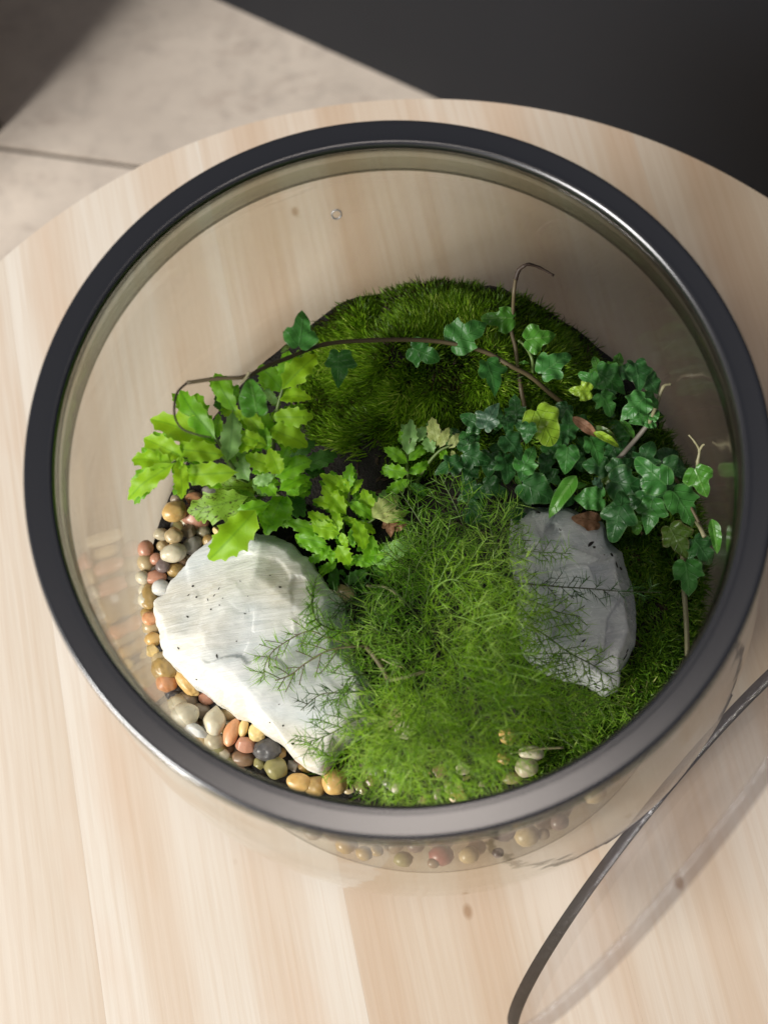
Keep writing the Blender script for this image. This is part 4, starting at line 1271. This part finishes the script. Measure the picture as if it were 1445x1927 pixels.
fern2 = empty('fern', M(gz(650, 1000)))
tag(fern2, 'low bright fern with crinkled toothed leaves between the two quartz rocks', 'fern')
base2 = (620, 900, -1.08)
frond(fern2, Z6, [base2, (600, 700, -.94), (620, 560, -.88), (655, 420, -.84), (665, 250, -.82)], [
    (660, 330, 662, 130, .42, 'g', -.80), (650, 400, 435, 210, .40, 'y', -.82), (640, 480, 365, 440, .38, 'y', -.83), (620, 550, 440, 330, .40, 'y', -.82), (665, 380, 765, 260, .45, 'y', -.83),
    (665, 460, 870, 590, .45, 'g', -.84), (610, 600, 745, 645, .40, 'y', -.85), (600, 570, 490, 540, .5, 'y', -.85), (670, 500, 760, 400, .45, 'g', -.85), (655, 360, 560, 230, .5, 'y', -.81)])
frond(fern2, Z6, [base2, (560, 770, -.95), (440, 700, -.88), (300, 650, -.86)], [
    (540, 700, 295, 560, .42, 'y', -.84), (560, 740, 345, 670, .50, 'y', -.85), (420, 740, 120, 640, .40, 'g', -.87), (440, 830, 185, 770, .44, 'g', -.89), (480, 900, 240, 830, .44, 'g', -.92),
    (560, 720, 540, 560, .50, 'y', -.84), (590, 740, 630, 860, .60, 'y', -.86), (470, 790, 400, 620, .5, 'g', -.86)])
frond(fern2, Z6, [base2, (700, 780, -.94), (760, 700, -.88), (900, 600, -.86)], [
    (720, 640, 800, 850, .62, 'y', -.85), (720, 650, 890, 720, .50, 'y', -.86), (880, 580, 785, 370, .62, 'y', -.85), (890, 580, 1090, 420, .52, 'w', -.85), (940, 610, 1175, 560, .48, 'w', -.86),
    (680, 700, 690, 850, .5, 'g', -.88)])
frond(fern2, Z6, [base2, (540, 900, -1.0), (480, 900, -.95)], [
    (480, 860, 410, 970, .55, 'g', -.92), (560, 860, 650, 1010, .62, 'y', -.90), (500, 900, 500, 1000, .6, 'g', -.92), (540, 1010, 400, 1090, .55, 'g', -.97), (540, 1060, 500, 1240, .55, 'k', -1.0),
    (570, 1080, 620, 1110, .6, 'k', -1.0), (420, 950, 300, 980, .5, 'g', -.95), (600, 960, 700, 1010, .6, 'g', -.93)])
frond(fern2, Z6, [base2, (780, 1000, -1.0), (860, 1000, -.95)], [
    (850, 1010, 870, 790, .52, 'g', -.92), (870, 1010, 965, 850, .50, 'g', -.92), (900, 1010, 1190, 820, .46, 'p', -.92), (900, 1010, 1120, 1030, .5, 'g', -.94), (860, 1020, 690, 970, .50, 'g', -.94),
    (820, 1090, 640, 1170, .5, 'k', -1.0), (880, 1050, 1000, 1120, .5, 'k', -.98), (1210, 960, 1340, 880, .5, 'g', -.93), (730, 900, 790, 850, .6, 'g', -.93)])
place_leaf(ivy_mesh('3', 'r', 2), aim(732, 992, -.90), -80, 34, fern2, 'withered_leaf', 0, 1.0)
place_leaf(ivy_mesh('h', 'r', 1), aim(752, 990, -.91), 20, 28, fern2, 'withered_leaf', 0, .8)

fern3 = empty('fern', M(gz(770, 900)))
tag(fern3, 'small young fern with pale frilled tips in front of the moss mound', 'fern')
ZI = lambda x, y: (x, y)
frond(fern3, ZI, [(775, 925, -1.03), (768, 895, -.90), (765, 860, -.84), (772, 825, -.80)], [
    (768, 850, 774, 795, .40, 'p', -.80), (765, 870, 728, 845, .5, 'g', -.82), (770, 865, 800, 838, .5, 'g', -.82), (765, 890, 722, 882, .45, 'g', -.84), (770, 890, 805, 872, .5, 'g', -.85),
    (768, 905, 730, 925, .45, 'g', -.88), (772, 910, 800, 930, .45, 'k', -.90), (776, 835, 752, 815, .5, 'g', -.81), (780, 830, 800, 806, .5, 'p', -.81)])
frond(fern3, ZI, [(775, 925, -1.03), (800, 880, -.88), (825, 850, -.82), (848, 838, -.80)], [
    (822, 838, 812, 792, .55, 'w', -.80), (828, 840, 842, 808, .5, 'w', -.80), (846, 842, 862, 818, .6, 'w', -.80), (815, 850, 800, 820, .5, 'p', -.82), (838, 846, 830, 862, .6, 'b' if False else 'g', -.82),
    (850, 848, 856, 862, .6, 'w', -.81)])

# ------------------------------------------------------------------ blades: moss and feathery asparagus fern
def blades(name, P, D, L, W, tone, mat, parent=None, bend=0.25, segs=2):
    """P, D (n,3) roots and unit directions in jar units; curved tapering strips joined in one mesh"""
    n = len(P)
    up = np.array([0, 0, 1.0])
    side = np.cross(D, nr.normal(size=(n, 3))); side /= np.linalg.norm(side, axis=1)[:, None] + 1e-9
    bd_ = np.cross(D, side) * (nr.uniform(-1, 1, n) * bend)[:, None] - up * (nr.uniform(0, 0.5, n) * bend)[:, None]
    rows = []
    for k in range(segs):
        t = k / segs
        c = P + D * (L * t)[:, None] + bd_ * (L * t * t)[:, None]
        w = W * (1 - 0.55 * t)
        rows.append(c - side * (w / 2)[:, None]); rows.append(c + side * (w / 2)[:, None])
    rows.append(P + D * L[:, None] + bd_ * L[:, None])
    k = len(rows)
    V = np.stack(rows, 1).reshape(-1, 3)
    base_ = (np.arange(n) * k)[:, None]
    tris = []
    for s in range(segs - 1):
        a = 2 * s
        tris += [[a, a + 1, a + 3], [a, a + 3, a + 2]]
    a = 2 * (segs - 1)
    tris += [[a, a + 1, k - 1]]
    F = (base_[:, :, None] + np.array(tris)[None]).reshape(-1, 3)
    V = V.copy(); V[:, 2] -= ZB; V *= U
    me = mesh_np(name, V, F)
    at_ = me.attributes.new('tone', 'FLOAT', 'POINT')
    at_.data.foreach_set('value', np.repeat(tone, k).astype(np.float32))
    return link(name, me, parent, mat)


m_moss1 = blade_mat('moss_fine', [(0.0, (0.055, 0.045, 0.012)), (0.10, (0.05, 0.09, 0.006)), (0.45, (0.14, 0.30, 0.012)), (0.8, (0.28, 0.48, 0.02)), (1.0, (0.52, 0.66, 0.12))], 0.35, 0.45)
m_moss2 = blade_mat('moss_coarse', [(0.0, (0.04, 0.10, 0.008)), (0.45, (0.10, 0.23, 0.018)), (0.85, (0.22, 0.38, 0.03)), (1.0, (0.50, 0.55, 0.18))], 0.3, 0.4)


def gh_np(x, y):
    return np.array([gh(a, b) for a, b in zip(x, y)])


def normal_np(x, y, e=0.01):
    gx = (gh_np(x + e, y) - gh_np(x - e, y)) / (2 * e)
    gy = (gh_np(x, y + e) - gh_np(x, y - e)) / (2 * e)
    N = np.stack([-gx, -gy, np.ones_like(gx)], 1)
    return N / np.linalg.norm(N, axis=1)[:, None]


# moss mound: silky blades combed outward and downward, grown in tufts
mound_poly = [tuple(gz(x, y).to_2d()) for x, y in ((580, 662), (630, 588), (735, 552), (850, 542), (937, 555), (1022, 588), (1098, 645), (1135, 720), (1120, 790), (1060, 830), (960, 830), (880, 850), (800, 880),
                                                  (700, 850), (640, 860), (590, 800), (565, 720))]


def tufts(poly, ntuft, per, spread, keep=None, edge=0.05):
    xs = [p[0] for p in poly]; ys = [p[1] for p in poly]
    T = []
    while len(T) < ntuft:
        x, y = rnd.uniform(min(xs), max(xs)), rnd.uniform(min(ys), max(ys))
        wx = x + edge * noise.noise(Vector((x * 9, y * 9, 2))); wy = y + edge * noise.noise(Vector((x * 9, y * 9, 7)))
        if in_poly(wx, wy, poly) and math.hypot(x - cx(ZS), y) < 1.0 and noise.noise(Vector((x * 7, y * 7, 31))) > -0.48: T.append((x, y))
    T = np.array(T)
    idx = np.repeat(np.arange(ntuft), per)
    off = nr.normal(size=(len(idx), 2)) * spread
    X = T[idx] + off
    r = np.hypot(X[:, 0] - cx(ZS), X[:, 1])
    k = np.minimum(1, 0.987 / r)
    X[:, 0] = cx(ZS) + (X[:, 0] - cx(ZS)) * k; X[:, 1] *= k
    return X[:, 0], X[:, 1], off, idx


x, y, off, idx = tufts(mound_poly, 2600, 22, 0.014)
z = gh_np(x, y)
N = normal_np(x, y)
flow = np.stack([x - MC.x, y - MC.y - .1, np.zeros_like(x)], 1); fl_ = np.linalg.norm(flow, axis=1)[:, None]; flow = flow / (fl_ + 1e-6) * np.minimum(1, fl_ / .25)
sw_ = np.array([noise.noise(Vector((a * 3.2, b * 3.2, 9))) for a, b in zip(x, y)])
swirl = np.stack([np.cos(sw_ * 5), np.sin(sw_ * 5), np.zeros_like(x)], 1)
wild = np.clip((x - MC.x) / 0.4 + 0.3, 0.12, 1)[:, None]
D = N * 0.75 + flow * 0.45 * (1 - wild * .6) + swirl * 0.35 + np.concatenate([off * 26, np.zeros((len(x), 1))], 1) * wild + nr.normal(size=(len(x), 3)) * (0.12 + 0.25 * wild)
D /= np.linalg.norm(D, axis=1)[:, None]
pt = np.array([noise.noise(Vector((a * 6, b * 6, 44))) for a, b in zip(x, y)])
tt = np.clip(nr.uniform(0, 1, 2600)[idx] * 0.45 + nr.uniform(0, 1, len(x)) ** 1.5 * 0.6 + pt * 0.5, 0, 1)
o = blades('moss_mound', np.stack([x, y, z - 0.008], 1), D, nr.uniform(.024, .060, len(x)) * (1 + 0.6 * pt), nr.uniform(.004, .0065, len(x)), tt, m_moss1, None, 0.4, 3)
tag(o, 'silky bright green moss mound at the far side of the jar', 'moss', kind='stuff')
# moss carpet on the right and front right
carpet_poly = [tuple(gz(x, y).to_2d()) for x, y in ((1080, 690), (1180, 760), (1240, 820), (1300, 900), (1345, 1000), (1350, 1100), (1330, 1200), (1280, 1290), (1200, 1370), (1120, 1430), (1040, 1480),
                                                   (1010, 1490), (1000, 1450), (1010, 1400), (985, 1350), (1000, 1310), (1100, 1310), (1170, 1290), (1200, 1200), (1170, 1080), (1140, 980), (1050, 900), (900, 900), (860, 840), (1050, 780))]
x, y, off, idx = tufts(carpet_poly, 1700, 15, 0.013)
z = gh_np(x, y)
N = normal_np(x, y)
D = N * 0.7 + np.concatenate([off * 34, np.zeros((len(x), 1))], 1) + nr.normal(size=(len(x), 3)) * 0.38
D /= np.linalg.norm(D, axis=1)[:, None]
tt = np.clip(nr.uniform(0, 1, 1700)[idx] * 0.5 + nr.uniform(0, 1, len(x)) * 0.55, 0, 1)
o = blades('moss_carpet', np.stack([x, y, z - 0.006], 1), D, nr.uniform(.03, .062, len(x)), nr.uniform(.0045, .0075, len(x)), tt, m_moss2, None, 0.5, 3)
tag(o, 'coarse deep green moss carpet around the grey quartz', 'moss', kind='stuff')

# asparagus fern
asp = empty('asparagus_fern', M(gz(830, 1180)))
tag(asp, 'feathery asparagus fern with thread-thin needles spilling between the two quartz rocks', 'fern')
m_asp = {
 'l': blade_mat('needles_light', [(0.0, (0.17, 0.40, 0.016)), (0.5, (0.38, 0.66, 0.035)), (1.0, (0.62, 0.84, 0.2))], 0.5, 0.45),
 'm': blade_mat('needles_mid', [(0.0, (0.09, 0.26, 0.016)), (0.5, (0.23, 0.48, 0.03)), (1.0, (0.44, 0.68, 0.12))], 0.5, 0.45),
 'd': blade_mat('needles_dark', [(0.0, (0.02, 0.07, 0.012)), (0.5, (0.035, 0.11, 0.02)), (1.0, (0.08, 0.18, 0.04))], 0.2, 0.45)}
m_st = {'l': simple('frond_light', (0.20, 0.34, 0.06), .5), 'm': simple('frond_mid', (0.12, 0.18, 0.05), .5), 'd': simple('frond_dark', (0.06, 0.07, 0.03), .5), 'w': simple('frond_woody', (0.10, 0.08, 0.04), .6)}


def asp_frond(pts, c='l', nb=14, bl=0.16, needle=0.055, dens=1.0, sr=0.005, stemc=None, plane=None, nd=1.0, wdt=0.0029, sag=0.15):
    """pts: jar-unit points of the main stem; nb side branches on each side, needles in little whorls"""
    S = spline(pts, 6)
    n = len(S)
    parts = [tube('s', S, [sr * (1 - 0.6 * k / (n - 1)) for k in range(n)], 5)]
    P, D = [], []
    T = (S[-1] - S[0]).normalized()
    side = (plane if plane is not None else T.cross(Vector((0, 0, 1))))
    side = (side - T * side.dot(T)).normalized()
    for b in range(nb):
        f = 0.12 + 0.86 * (b + rnd.random() * 0.6) / nb
        k = min(n - 2, int(f * (n - 1)))
        p0 = S[k].lerp(S[k + 1], f * (n - 1) - k)
        t = (S[k + 1] - S[k]).normalized()
        s = 1 if b % 2 else -1
        L_ = bl * (1 - 0.62 * f) * rnd.uniform(.7, 1.15) * (0.55 + 0.45 * min(1, f / 0.25))
        dr = (t * 0.75 + side * s * rnd.uniform(.55, 1.0) + Vector((rnd.uniform(-.15, .15), rnd.uniform(-.15, .15), rnd.uniform(-.15, .22)))).normalized()
        Q = []
        m_ = max(3, int(L_ / 0.016))
        p = p0.copy(); d = dr.copy()
        for i in range(m_ + 1):
            Q.append(p.copy())
            p = p + d * (L_ / m_)
            d = (d + t * 0.05 - Vector((0, 0, sag * 0.1)) + Vector((rnd.uniform(-.05, .05), rnd.uniform(-.05, .05), rnd.uniform(-.05, .05)))).normalized()
        if len(Q) > 1: parts.append(tube('b', Q, [sr * 0.42] * len(Q), 3))
        for i in range(1, len(Q)):
            tt_ = (Q[i] - Q[i - 1]).normalized()
            for _ in range(int(round(3.2 * dens * nd))):
                r_ = Vector((rnd.gauss(0, 1), rnd.gauss(0, 1), rnd.gauss(0, 1)))
                r_ = (r_ - tt_ * r_.dot(tt_)).normalized()
                P.append(Q[i].lerp(Q[i - 1], rnd.random())); D.append((tt_ * rnd.uniform(.4, 1.1) + r_).normalized())
    for k in range(1, n):     # needles on the main stem
        tt_ = (S[k] - S[k - 1]).normalized()
        for _ in range(int(2 * dens)):
            r_ = Vector((rnd.gauss(0, 1), rnd.gauss(0, 1), rnd.gauss(0, 1)))
            r_ = (r_ - tt_ * r_.dot(tt_)).normalized()
            P.append(S[k].lerp(S[k - 1], rnd.random())); D.append((tt_ * rnd.uniform(.5, 1.1) + r_).normalized())
    V, F = join(parts)
    fr = link('frond', mesh_py('frond', V, F), asp, m_st[stemc or c])
    P = np.array([tuple(v) for v in P]); D = np.array([tuple(v) for v in D])
    nn = len(P)
    o = blades('needles', P, D, nr.uniform(.55, 1.15, nn) * needle, np.full(nn, wdt) * nr.uniform(.7, 1.2, nn), np.clip(nr.normal(.5, .22, nn) + rnd.uniform(-.32, .28), 0, 1), m_asp[c], None, 0.25, 2)
    o.parent = fr
    o['kind'] = 'stuff'
    # cancel nothing: both the frond and its needles are built in world metres
    o.matrix_parent_inverse = Matrix.Identity(4)
    return fr


def pz(lst):
    return [aim(x, y, z, 0.03) for x, y, z in lst]


# sprays over the white rock
asp_frond(pz([(800, 1190, -.98), (740, 1210, -.80), (680, 1217, -.74), (620, 1202, -.73), (581, 1188, -.75), (535, 1210, -.78), (506, 1236, -.80), (490, 1284, -.82)]), 'm', 22, .10, .050, 1.1, .0036, 'w')
asp_frond(pz([(800, 1190, -.98), (740, 1212, -.79), (678, 1216, -.73), (620, 1224, -.74), (576, 1248, -.77), (547, 1270, -.80), (518, 1281, -.81)]), 'm', 16, .13, .052, .9, .0045, 'w')
asp_frond(pz([(790, 1250, -.98), (740, 1290, -.80), (692, 1300, -.74), (640, 1304, -.75), (602, 1308, -.78), (566, 1337, -.80)]), 'd', 12, .09, .050, .9, .004, 'd')
asp_frond(pz([(760, 1200, -1.0), (700, 1200, -.85), (640, 1190, -.72), (600, 1172, -.62), (586, 1140, -.55), (588, 1110, -.52)]), 'm', 20, .11, .055, 1.5, .005, 'm')
asp_frond(pz([(760, 1180, -1.0), (720, 1150, -.8), (670, 1130, -.70), (630, 1140, -.68)]), 'd', 16, .14, .05, 1.2, .004, 'd')
asp_frond(pz([(790, 1290, -.98), (730, 1340, -.78), (680, 1350, -.70), (620, 1382, -.70), (566, 1402, -.72)]), 'm', 18, .15, .055, 1.2, .004)
asp_frond(pz([(790, 1300, -.98), (740, 1370, -.74), (690, 1400, -.66), (640, 1430, -.64), (600, 1420, -.64)]), 'l', 16, .17, .055, 1.2, .004)
asp_frond(pz([(790, 1260, -.98), (750, 1260, -.82), (700, 1270, -.74), (660, 1275, -.70), (630, 1330, -.70)]), 'm', 18, .15, .055, 1.2, .004)
# sprays over the grey quartz
asp_frond(pz([(900, 1120, -.95), (950, 1100, -.80), (1010, 1101, -.74), (1060, 1105, -.74), (1110, 1108, -.76), (1170, 1113, -.78), (1245, 1115, -.82)]), 'd', 20, .075, .055, .8, .0035, 'd', CY)
asp_frond(pz([(900, 1110, -.95), (940, 1060, -.80), (990, 1040, -.74), (1030, 1040, -.74), (1075, 1042, -.76)]), 'm', 14, .09, .055, .8, .003, 'm', CY)
asp_frond(pz([(900, 1150, -.95), (960, 1125, -.78), (1010, 1135, -.72), (1050, 1152, -.74), (1090, 1160, -.78)]), 'm', 16, .15, .055, 1.0, .0035)
asp_frond(pz([(900, 1180, -.95), (970, 1170, -.76), (1020, 1192, -.72), (1070, 1228, -.74), (1115, 1252, -.78), (1160, 1282, -.84)]), 'm', 20, .15, .052, 1.1, .0035)
asp_frond(pz([(900, 1200, -.95), (970, 1220, -.78), (1020, 1245, -.74), (1070, 1270, -.78)]), 'm', 18, .16, .052, 1.1, .0035)
asp_frond(pz([(900, 1220, -.95), (970, 1260, -.78), (1040, 1290, -.74), (1110, 1310, -.78), (1190, 1335, -.86)]), 'm', 20, .15, .052, 1.2, .004)
asp_frond(pz([(880, 1080, -.98), (880, 1020, -.84), (860, 960, -.78), (830, 900, -.76)]), 'm', 20, .16, .06, 1.0, .004)
asp_frond(pz([(860, 1100, -.98), (830, 1040, -.84), (790, 980, -.78), (750, 920, -.76)]), 'm', 20, .16, .06, 1.0, .004)
asp_frond(pz([(880, 1080, -.98), (920, 1040, -.86), (945, 990, -.82), (950, 940, -.82)]), 'm', 16, .14, .06, 1.0, .004)
asp_frond(pz([(860, 1080, -.98), (820, 1060, -.86), (780, 1050, -.82), (745, 1060, -.80)]), 'm', 16, .14, .06, 1.0, .004)
# dense bright heap, growing up towards the front
heap = [((820, 1130), (870, 1080), (930, 1080), (985, 1100), -.70, 'l'), ((800, 1130), (780, 1090), (800, 1040), (850, 1010), -.74, 'm'),
        ((830, 1180), (890, 1140), (940, 1160), (990, 1190), -.66, 'l'), ((830, 1200), (890, 1190), (940, 1230), (980, 1280), -.62, 'l'),
        ((820, 1220), (800, 1180), (760, 1130), (720, 1090), -.66, 'm'), ((820, 1240), (770, 1200), (720, 1190), (690, 1170), -.64, 'm'),
        ((830, 1260), (860, 1280), (920, 1310), (980, 1330), -.56, 'l'), ((830, 1280), (870, 1330), (930, 1370), (1000, 1380), -.54, 'l'),
        ((830, 1290), (850, 1350), (880, 1410), (930, 1450), -.50, 'l'), ((820, 1290), (830, 1360), (840, 1420), (850, 1490), -.48, 'l'),
        ((810, 1290), (800, 1350), (780, 1420), (770, 1490), -.48, 'l'), ((810, 1280), (780, 1340), (740, 1400), (700, 1460), -.52, 'l'),
        ((800, 1280), (760, 1330), (710, 1370), (660, 1400), -.58, 'l'), ((860, 1250), (930, 1270), (1000, 1300), (1070, 1330), -.62, 'l'),
        ((860, 1300), (930, 1340), (1010, 1370), (1100, 1370), -.66, 'm'),
        ((860, 1160), (900, 1100), (930, 1040), (960, 1000), -.76, 'm'), ((840, 1140), (850, 1090), (830, 1040), (800, 1000), -.76, 'm'),
        ((820, 1160), (860, 1160), (910, 1180), (950, 1210), -.56, 'l'), ((810, 1190), (840, 1220), (870, 1260), (900, 1310), -.52, 'l'),
        ((800, 1170), (810, 1120), (850, 1090), (900, 1120), -.62, 'l'), ((790, 1230), (780, 1280), (800, 1330), (830, 1380), -.50, 'l'),
        ((900, 1330), (920, 1400), (900, 1450), (890, 1500), -.52, 'l'), 
        ((850, 1200), (900, 1220), (950, 1260), (970, 1320), -.54, 'l'), ((900, 1280), (960, 1320), (1040, 1340), (1120, 1345), -.72, 'm'),
        ((760, 1350), (740, 1420), (730, 1470), (720, 1510), -.58, 'm'),
        ((870, 1180), (930, 1130), (970, 1140), (1000, 1165), -.66, 'l'), ((840, 1240), (800, 1240), (760, 1250), (730, 1240), -.60, 'm'),
        ((800, 1100), (770, 1080), (750, 1100), (720, 1130), -.76, 'm'), ((790, 1400), (800, 1450), (820, 1490), (830, 1520), -.56, 'l'),
        ((840, 1320), (800, 1370), (760, 1400), (740, 1450), -.46, 'l'), ((860, 1340), (890, 1380), (940, 1410), (960, 1470), -.50, 'l')]
for h in heap:
    zz = h[4] + (.08 if h[5] == 'l' else .03)
    pts = [h[0] + (-1.0,), h[1] + (zz - .12,), h[2] + (zz,), h[3] + (zz - .02,)]
    asp_frond(pz(pts), h[5], 15, .19, .064, .95, .0036, None, None, 1.0, .0026)
# bare stems
for pts, r, c in (([(733, 1281, -.66), (765, 1274, -.62), (800, 1264, -.60)], .0055, m_stem_p), ([(690, 1218, -.70), (705, 1236, -.69), (720, 1258, -.70), (732, 1282, -.72)], .009, m_st['w']),
                  ([(728, 1282, -.70), (748, 1316, -.74), (774, 1370, -.80)], .005, m_st['d']), ([(690, 1103, -.74), (720, 1104, -.72), (742, 1115, -.72), (760, 1136, -.76)], .005, m_stem_p),
                  ([(718, 1240, -.69), (738, 1250, -.68), (758, 1256, -.68)], .003, m_stem_p), ([(1060, 1407, -.80), (1010, 1410, -.78), (960, 1418, -.78)], .004, m_stem_p)):
    stem('bare_stem', pts, r, asp, c)

# ------------------------------------------------------------------ flecks of dirt
def fleck_mesh(px, py, L_, W_, angd, lift=0.00045):
    h = drop(px, py)
    if h is None: return None
    p, nrm = h[0], h[1]
    if nrm.dot(M(CAM) - p) < 0: nrm = -nrm
    s = (M(CAM) - p).length / FPX
    a = math.radians(angd)
    ux = CX * math.cos(a) + CY * math.sin(a); ux = (ux - nrm * ux.dot(nrm)).normalized(); uy = nrm.cross(ux)
    V = []
    n = 9
    for zt in (0.0, 1.0):
        for i in range(n):
            w = 2 * math.pi * i / n
            r = rnd.uniform(.7, 1.15)
            V.append(p + ux * math.cos(w) * r * L_ * s / 2 * (1 - .3 * zt) + uy * math.sin(w) * r * W_ * s / 2 * (1 - .3 * zt) + nrm * (-0.0003 + zt * lift))
    F = [tuple(n + i for i in range(n))] + [(i, (i + 1) % n, n + (i + 1) % n, n + i) for i in range(n)]
    return V, F


m_dirt = simple('dirt', (0.012, 0.009, 0.007), 0.7)
FL = [(363, 1103, 7, 6, 0), (370, 1124, 6, 5, 0), (397, 1147, 5, 4, 0), (353, 1161, 10, 4, -40), (336, 1220, 8, 4, -40), (408, 1235, 12, 4, -70), (480, 1235, 6, 2, -60), (527, 1105, 8, 5, 0), (393, 1044, 8, 3, 55),
      (391, 1129, 8, 2, -60), (403, 1121, 9, 2, 60), (412, 1108, 8, 2, 80), (355, 1120, 8, 2, 60), (461, 1155, 5, 3, 0), (445, 1207, 4, 3, 0), (452, 1094, 5, 2, -40), (508, 1083, 5, 2, 0), (508, 1360, 6, 2, 20),
      (533, 1366, 5, 5, 0), (370, 1279, 5, 4, 0), (551, 1400, 8, 6, 0), (525, 1326, 6, 2, 30), (419, 1126, 4, 2, 0), (466, 1122, 3, 2, 0), (413, 1139, 4, 3, 0),
      (1111, 1024, 22, 8, 42), (1118, 1030, 8, 6, 0), (1160, 1063, 20, 10, -80), (1168, 1070, 16, 9, 30), (1151, 1044, 12, 6, -70), (1053, 996, 8, 3, -10), (1012, 964, 14, 5, -20), (1137, 1044, 4, 3, 0),
      (1098, 1206, 14, 4, 40), (1108, 1245, 4, 3, 0), (1130, 1268, 5, 3, 60), (1124, 1294, 16, 7, 0), (1174, 1240, 26, 4, 60), (1180, 1225, 12, 4, 70), (1074, 1275, 6, 4, 0)]
parts = [q for q in (fleck_mesh(*f) for f in FL) if q]
V, F = join(parts)
o = link('dirt_flecks', mesh_py('dirt_flecks', V, F, False), None, m_dirt)
tag(o, 'black crumbs of dirt scattered on the two quartz rocks', 'dirt', kind='stuff')
# crumbs and litter on the open soil
parts = []
for _ in range(900):
    a, r = rnd.uniform(0, 6.283), math.sqrt(rnd.random()) * 0.95
    if 1.6 < a < 3.3 and r > .85: continue
    x, y = cx(ZS) + r * math.cos(a), r * math.sin(a)
    c = M((x, y, gh(x, y) + 0.004)); s = rnd.uniform(.0004, .0014)
    ax = Vector((rnd.gauss(0, 1), rnd.gauss(0, 1), rnd.gauss(0, .5))).normalized() * s * rnd.uniform(1, 3)
    bx = ax.cross(Vector((0, 0, 1))).normalized() * s * .7; cz = ax.cross(bx).normalized() * s * .5
    parts.append(([c + ax, c + bx, c - ax, c - bx, c + cz, c - cz], [(0, 1, 4), (1, 2, 4), (2, 3, 4), (3, 0, 4), (1, 0, 5), (2, 1, 5), (3, 2, 5), (0, 3, 5)]))
V, F = join(parts)
o = link('soil_crumbs', mesh_py('soil_crumbs', V, F, False), None, simple('bark', (0.035, 0.020, 0.011), 0.8))
tag(o, 'brown bark crumbs scattered over the open soil', 'soil', kind='stuff')
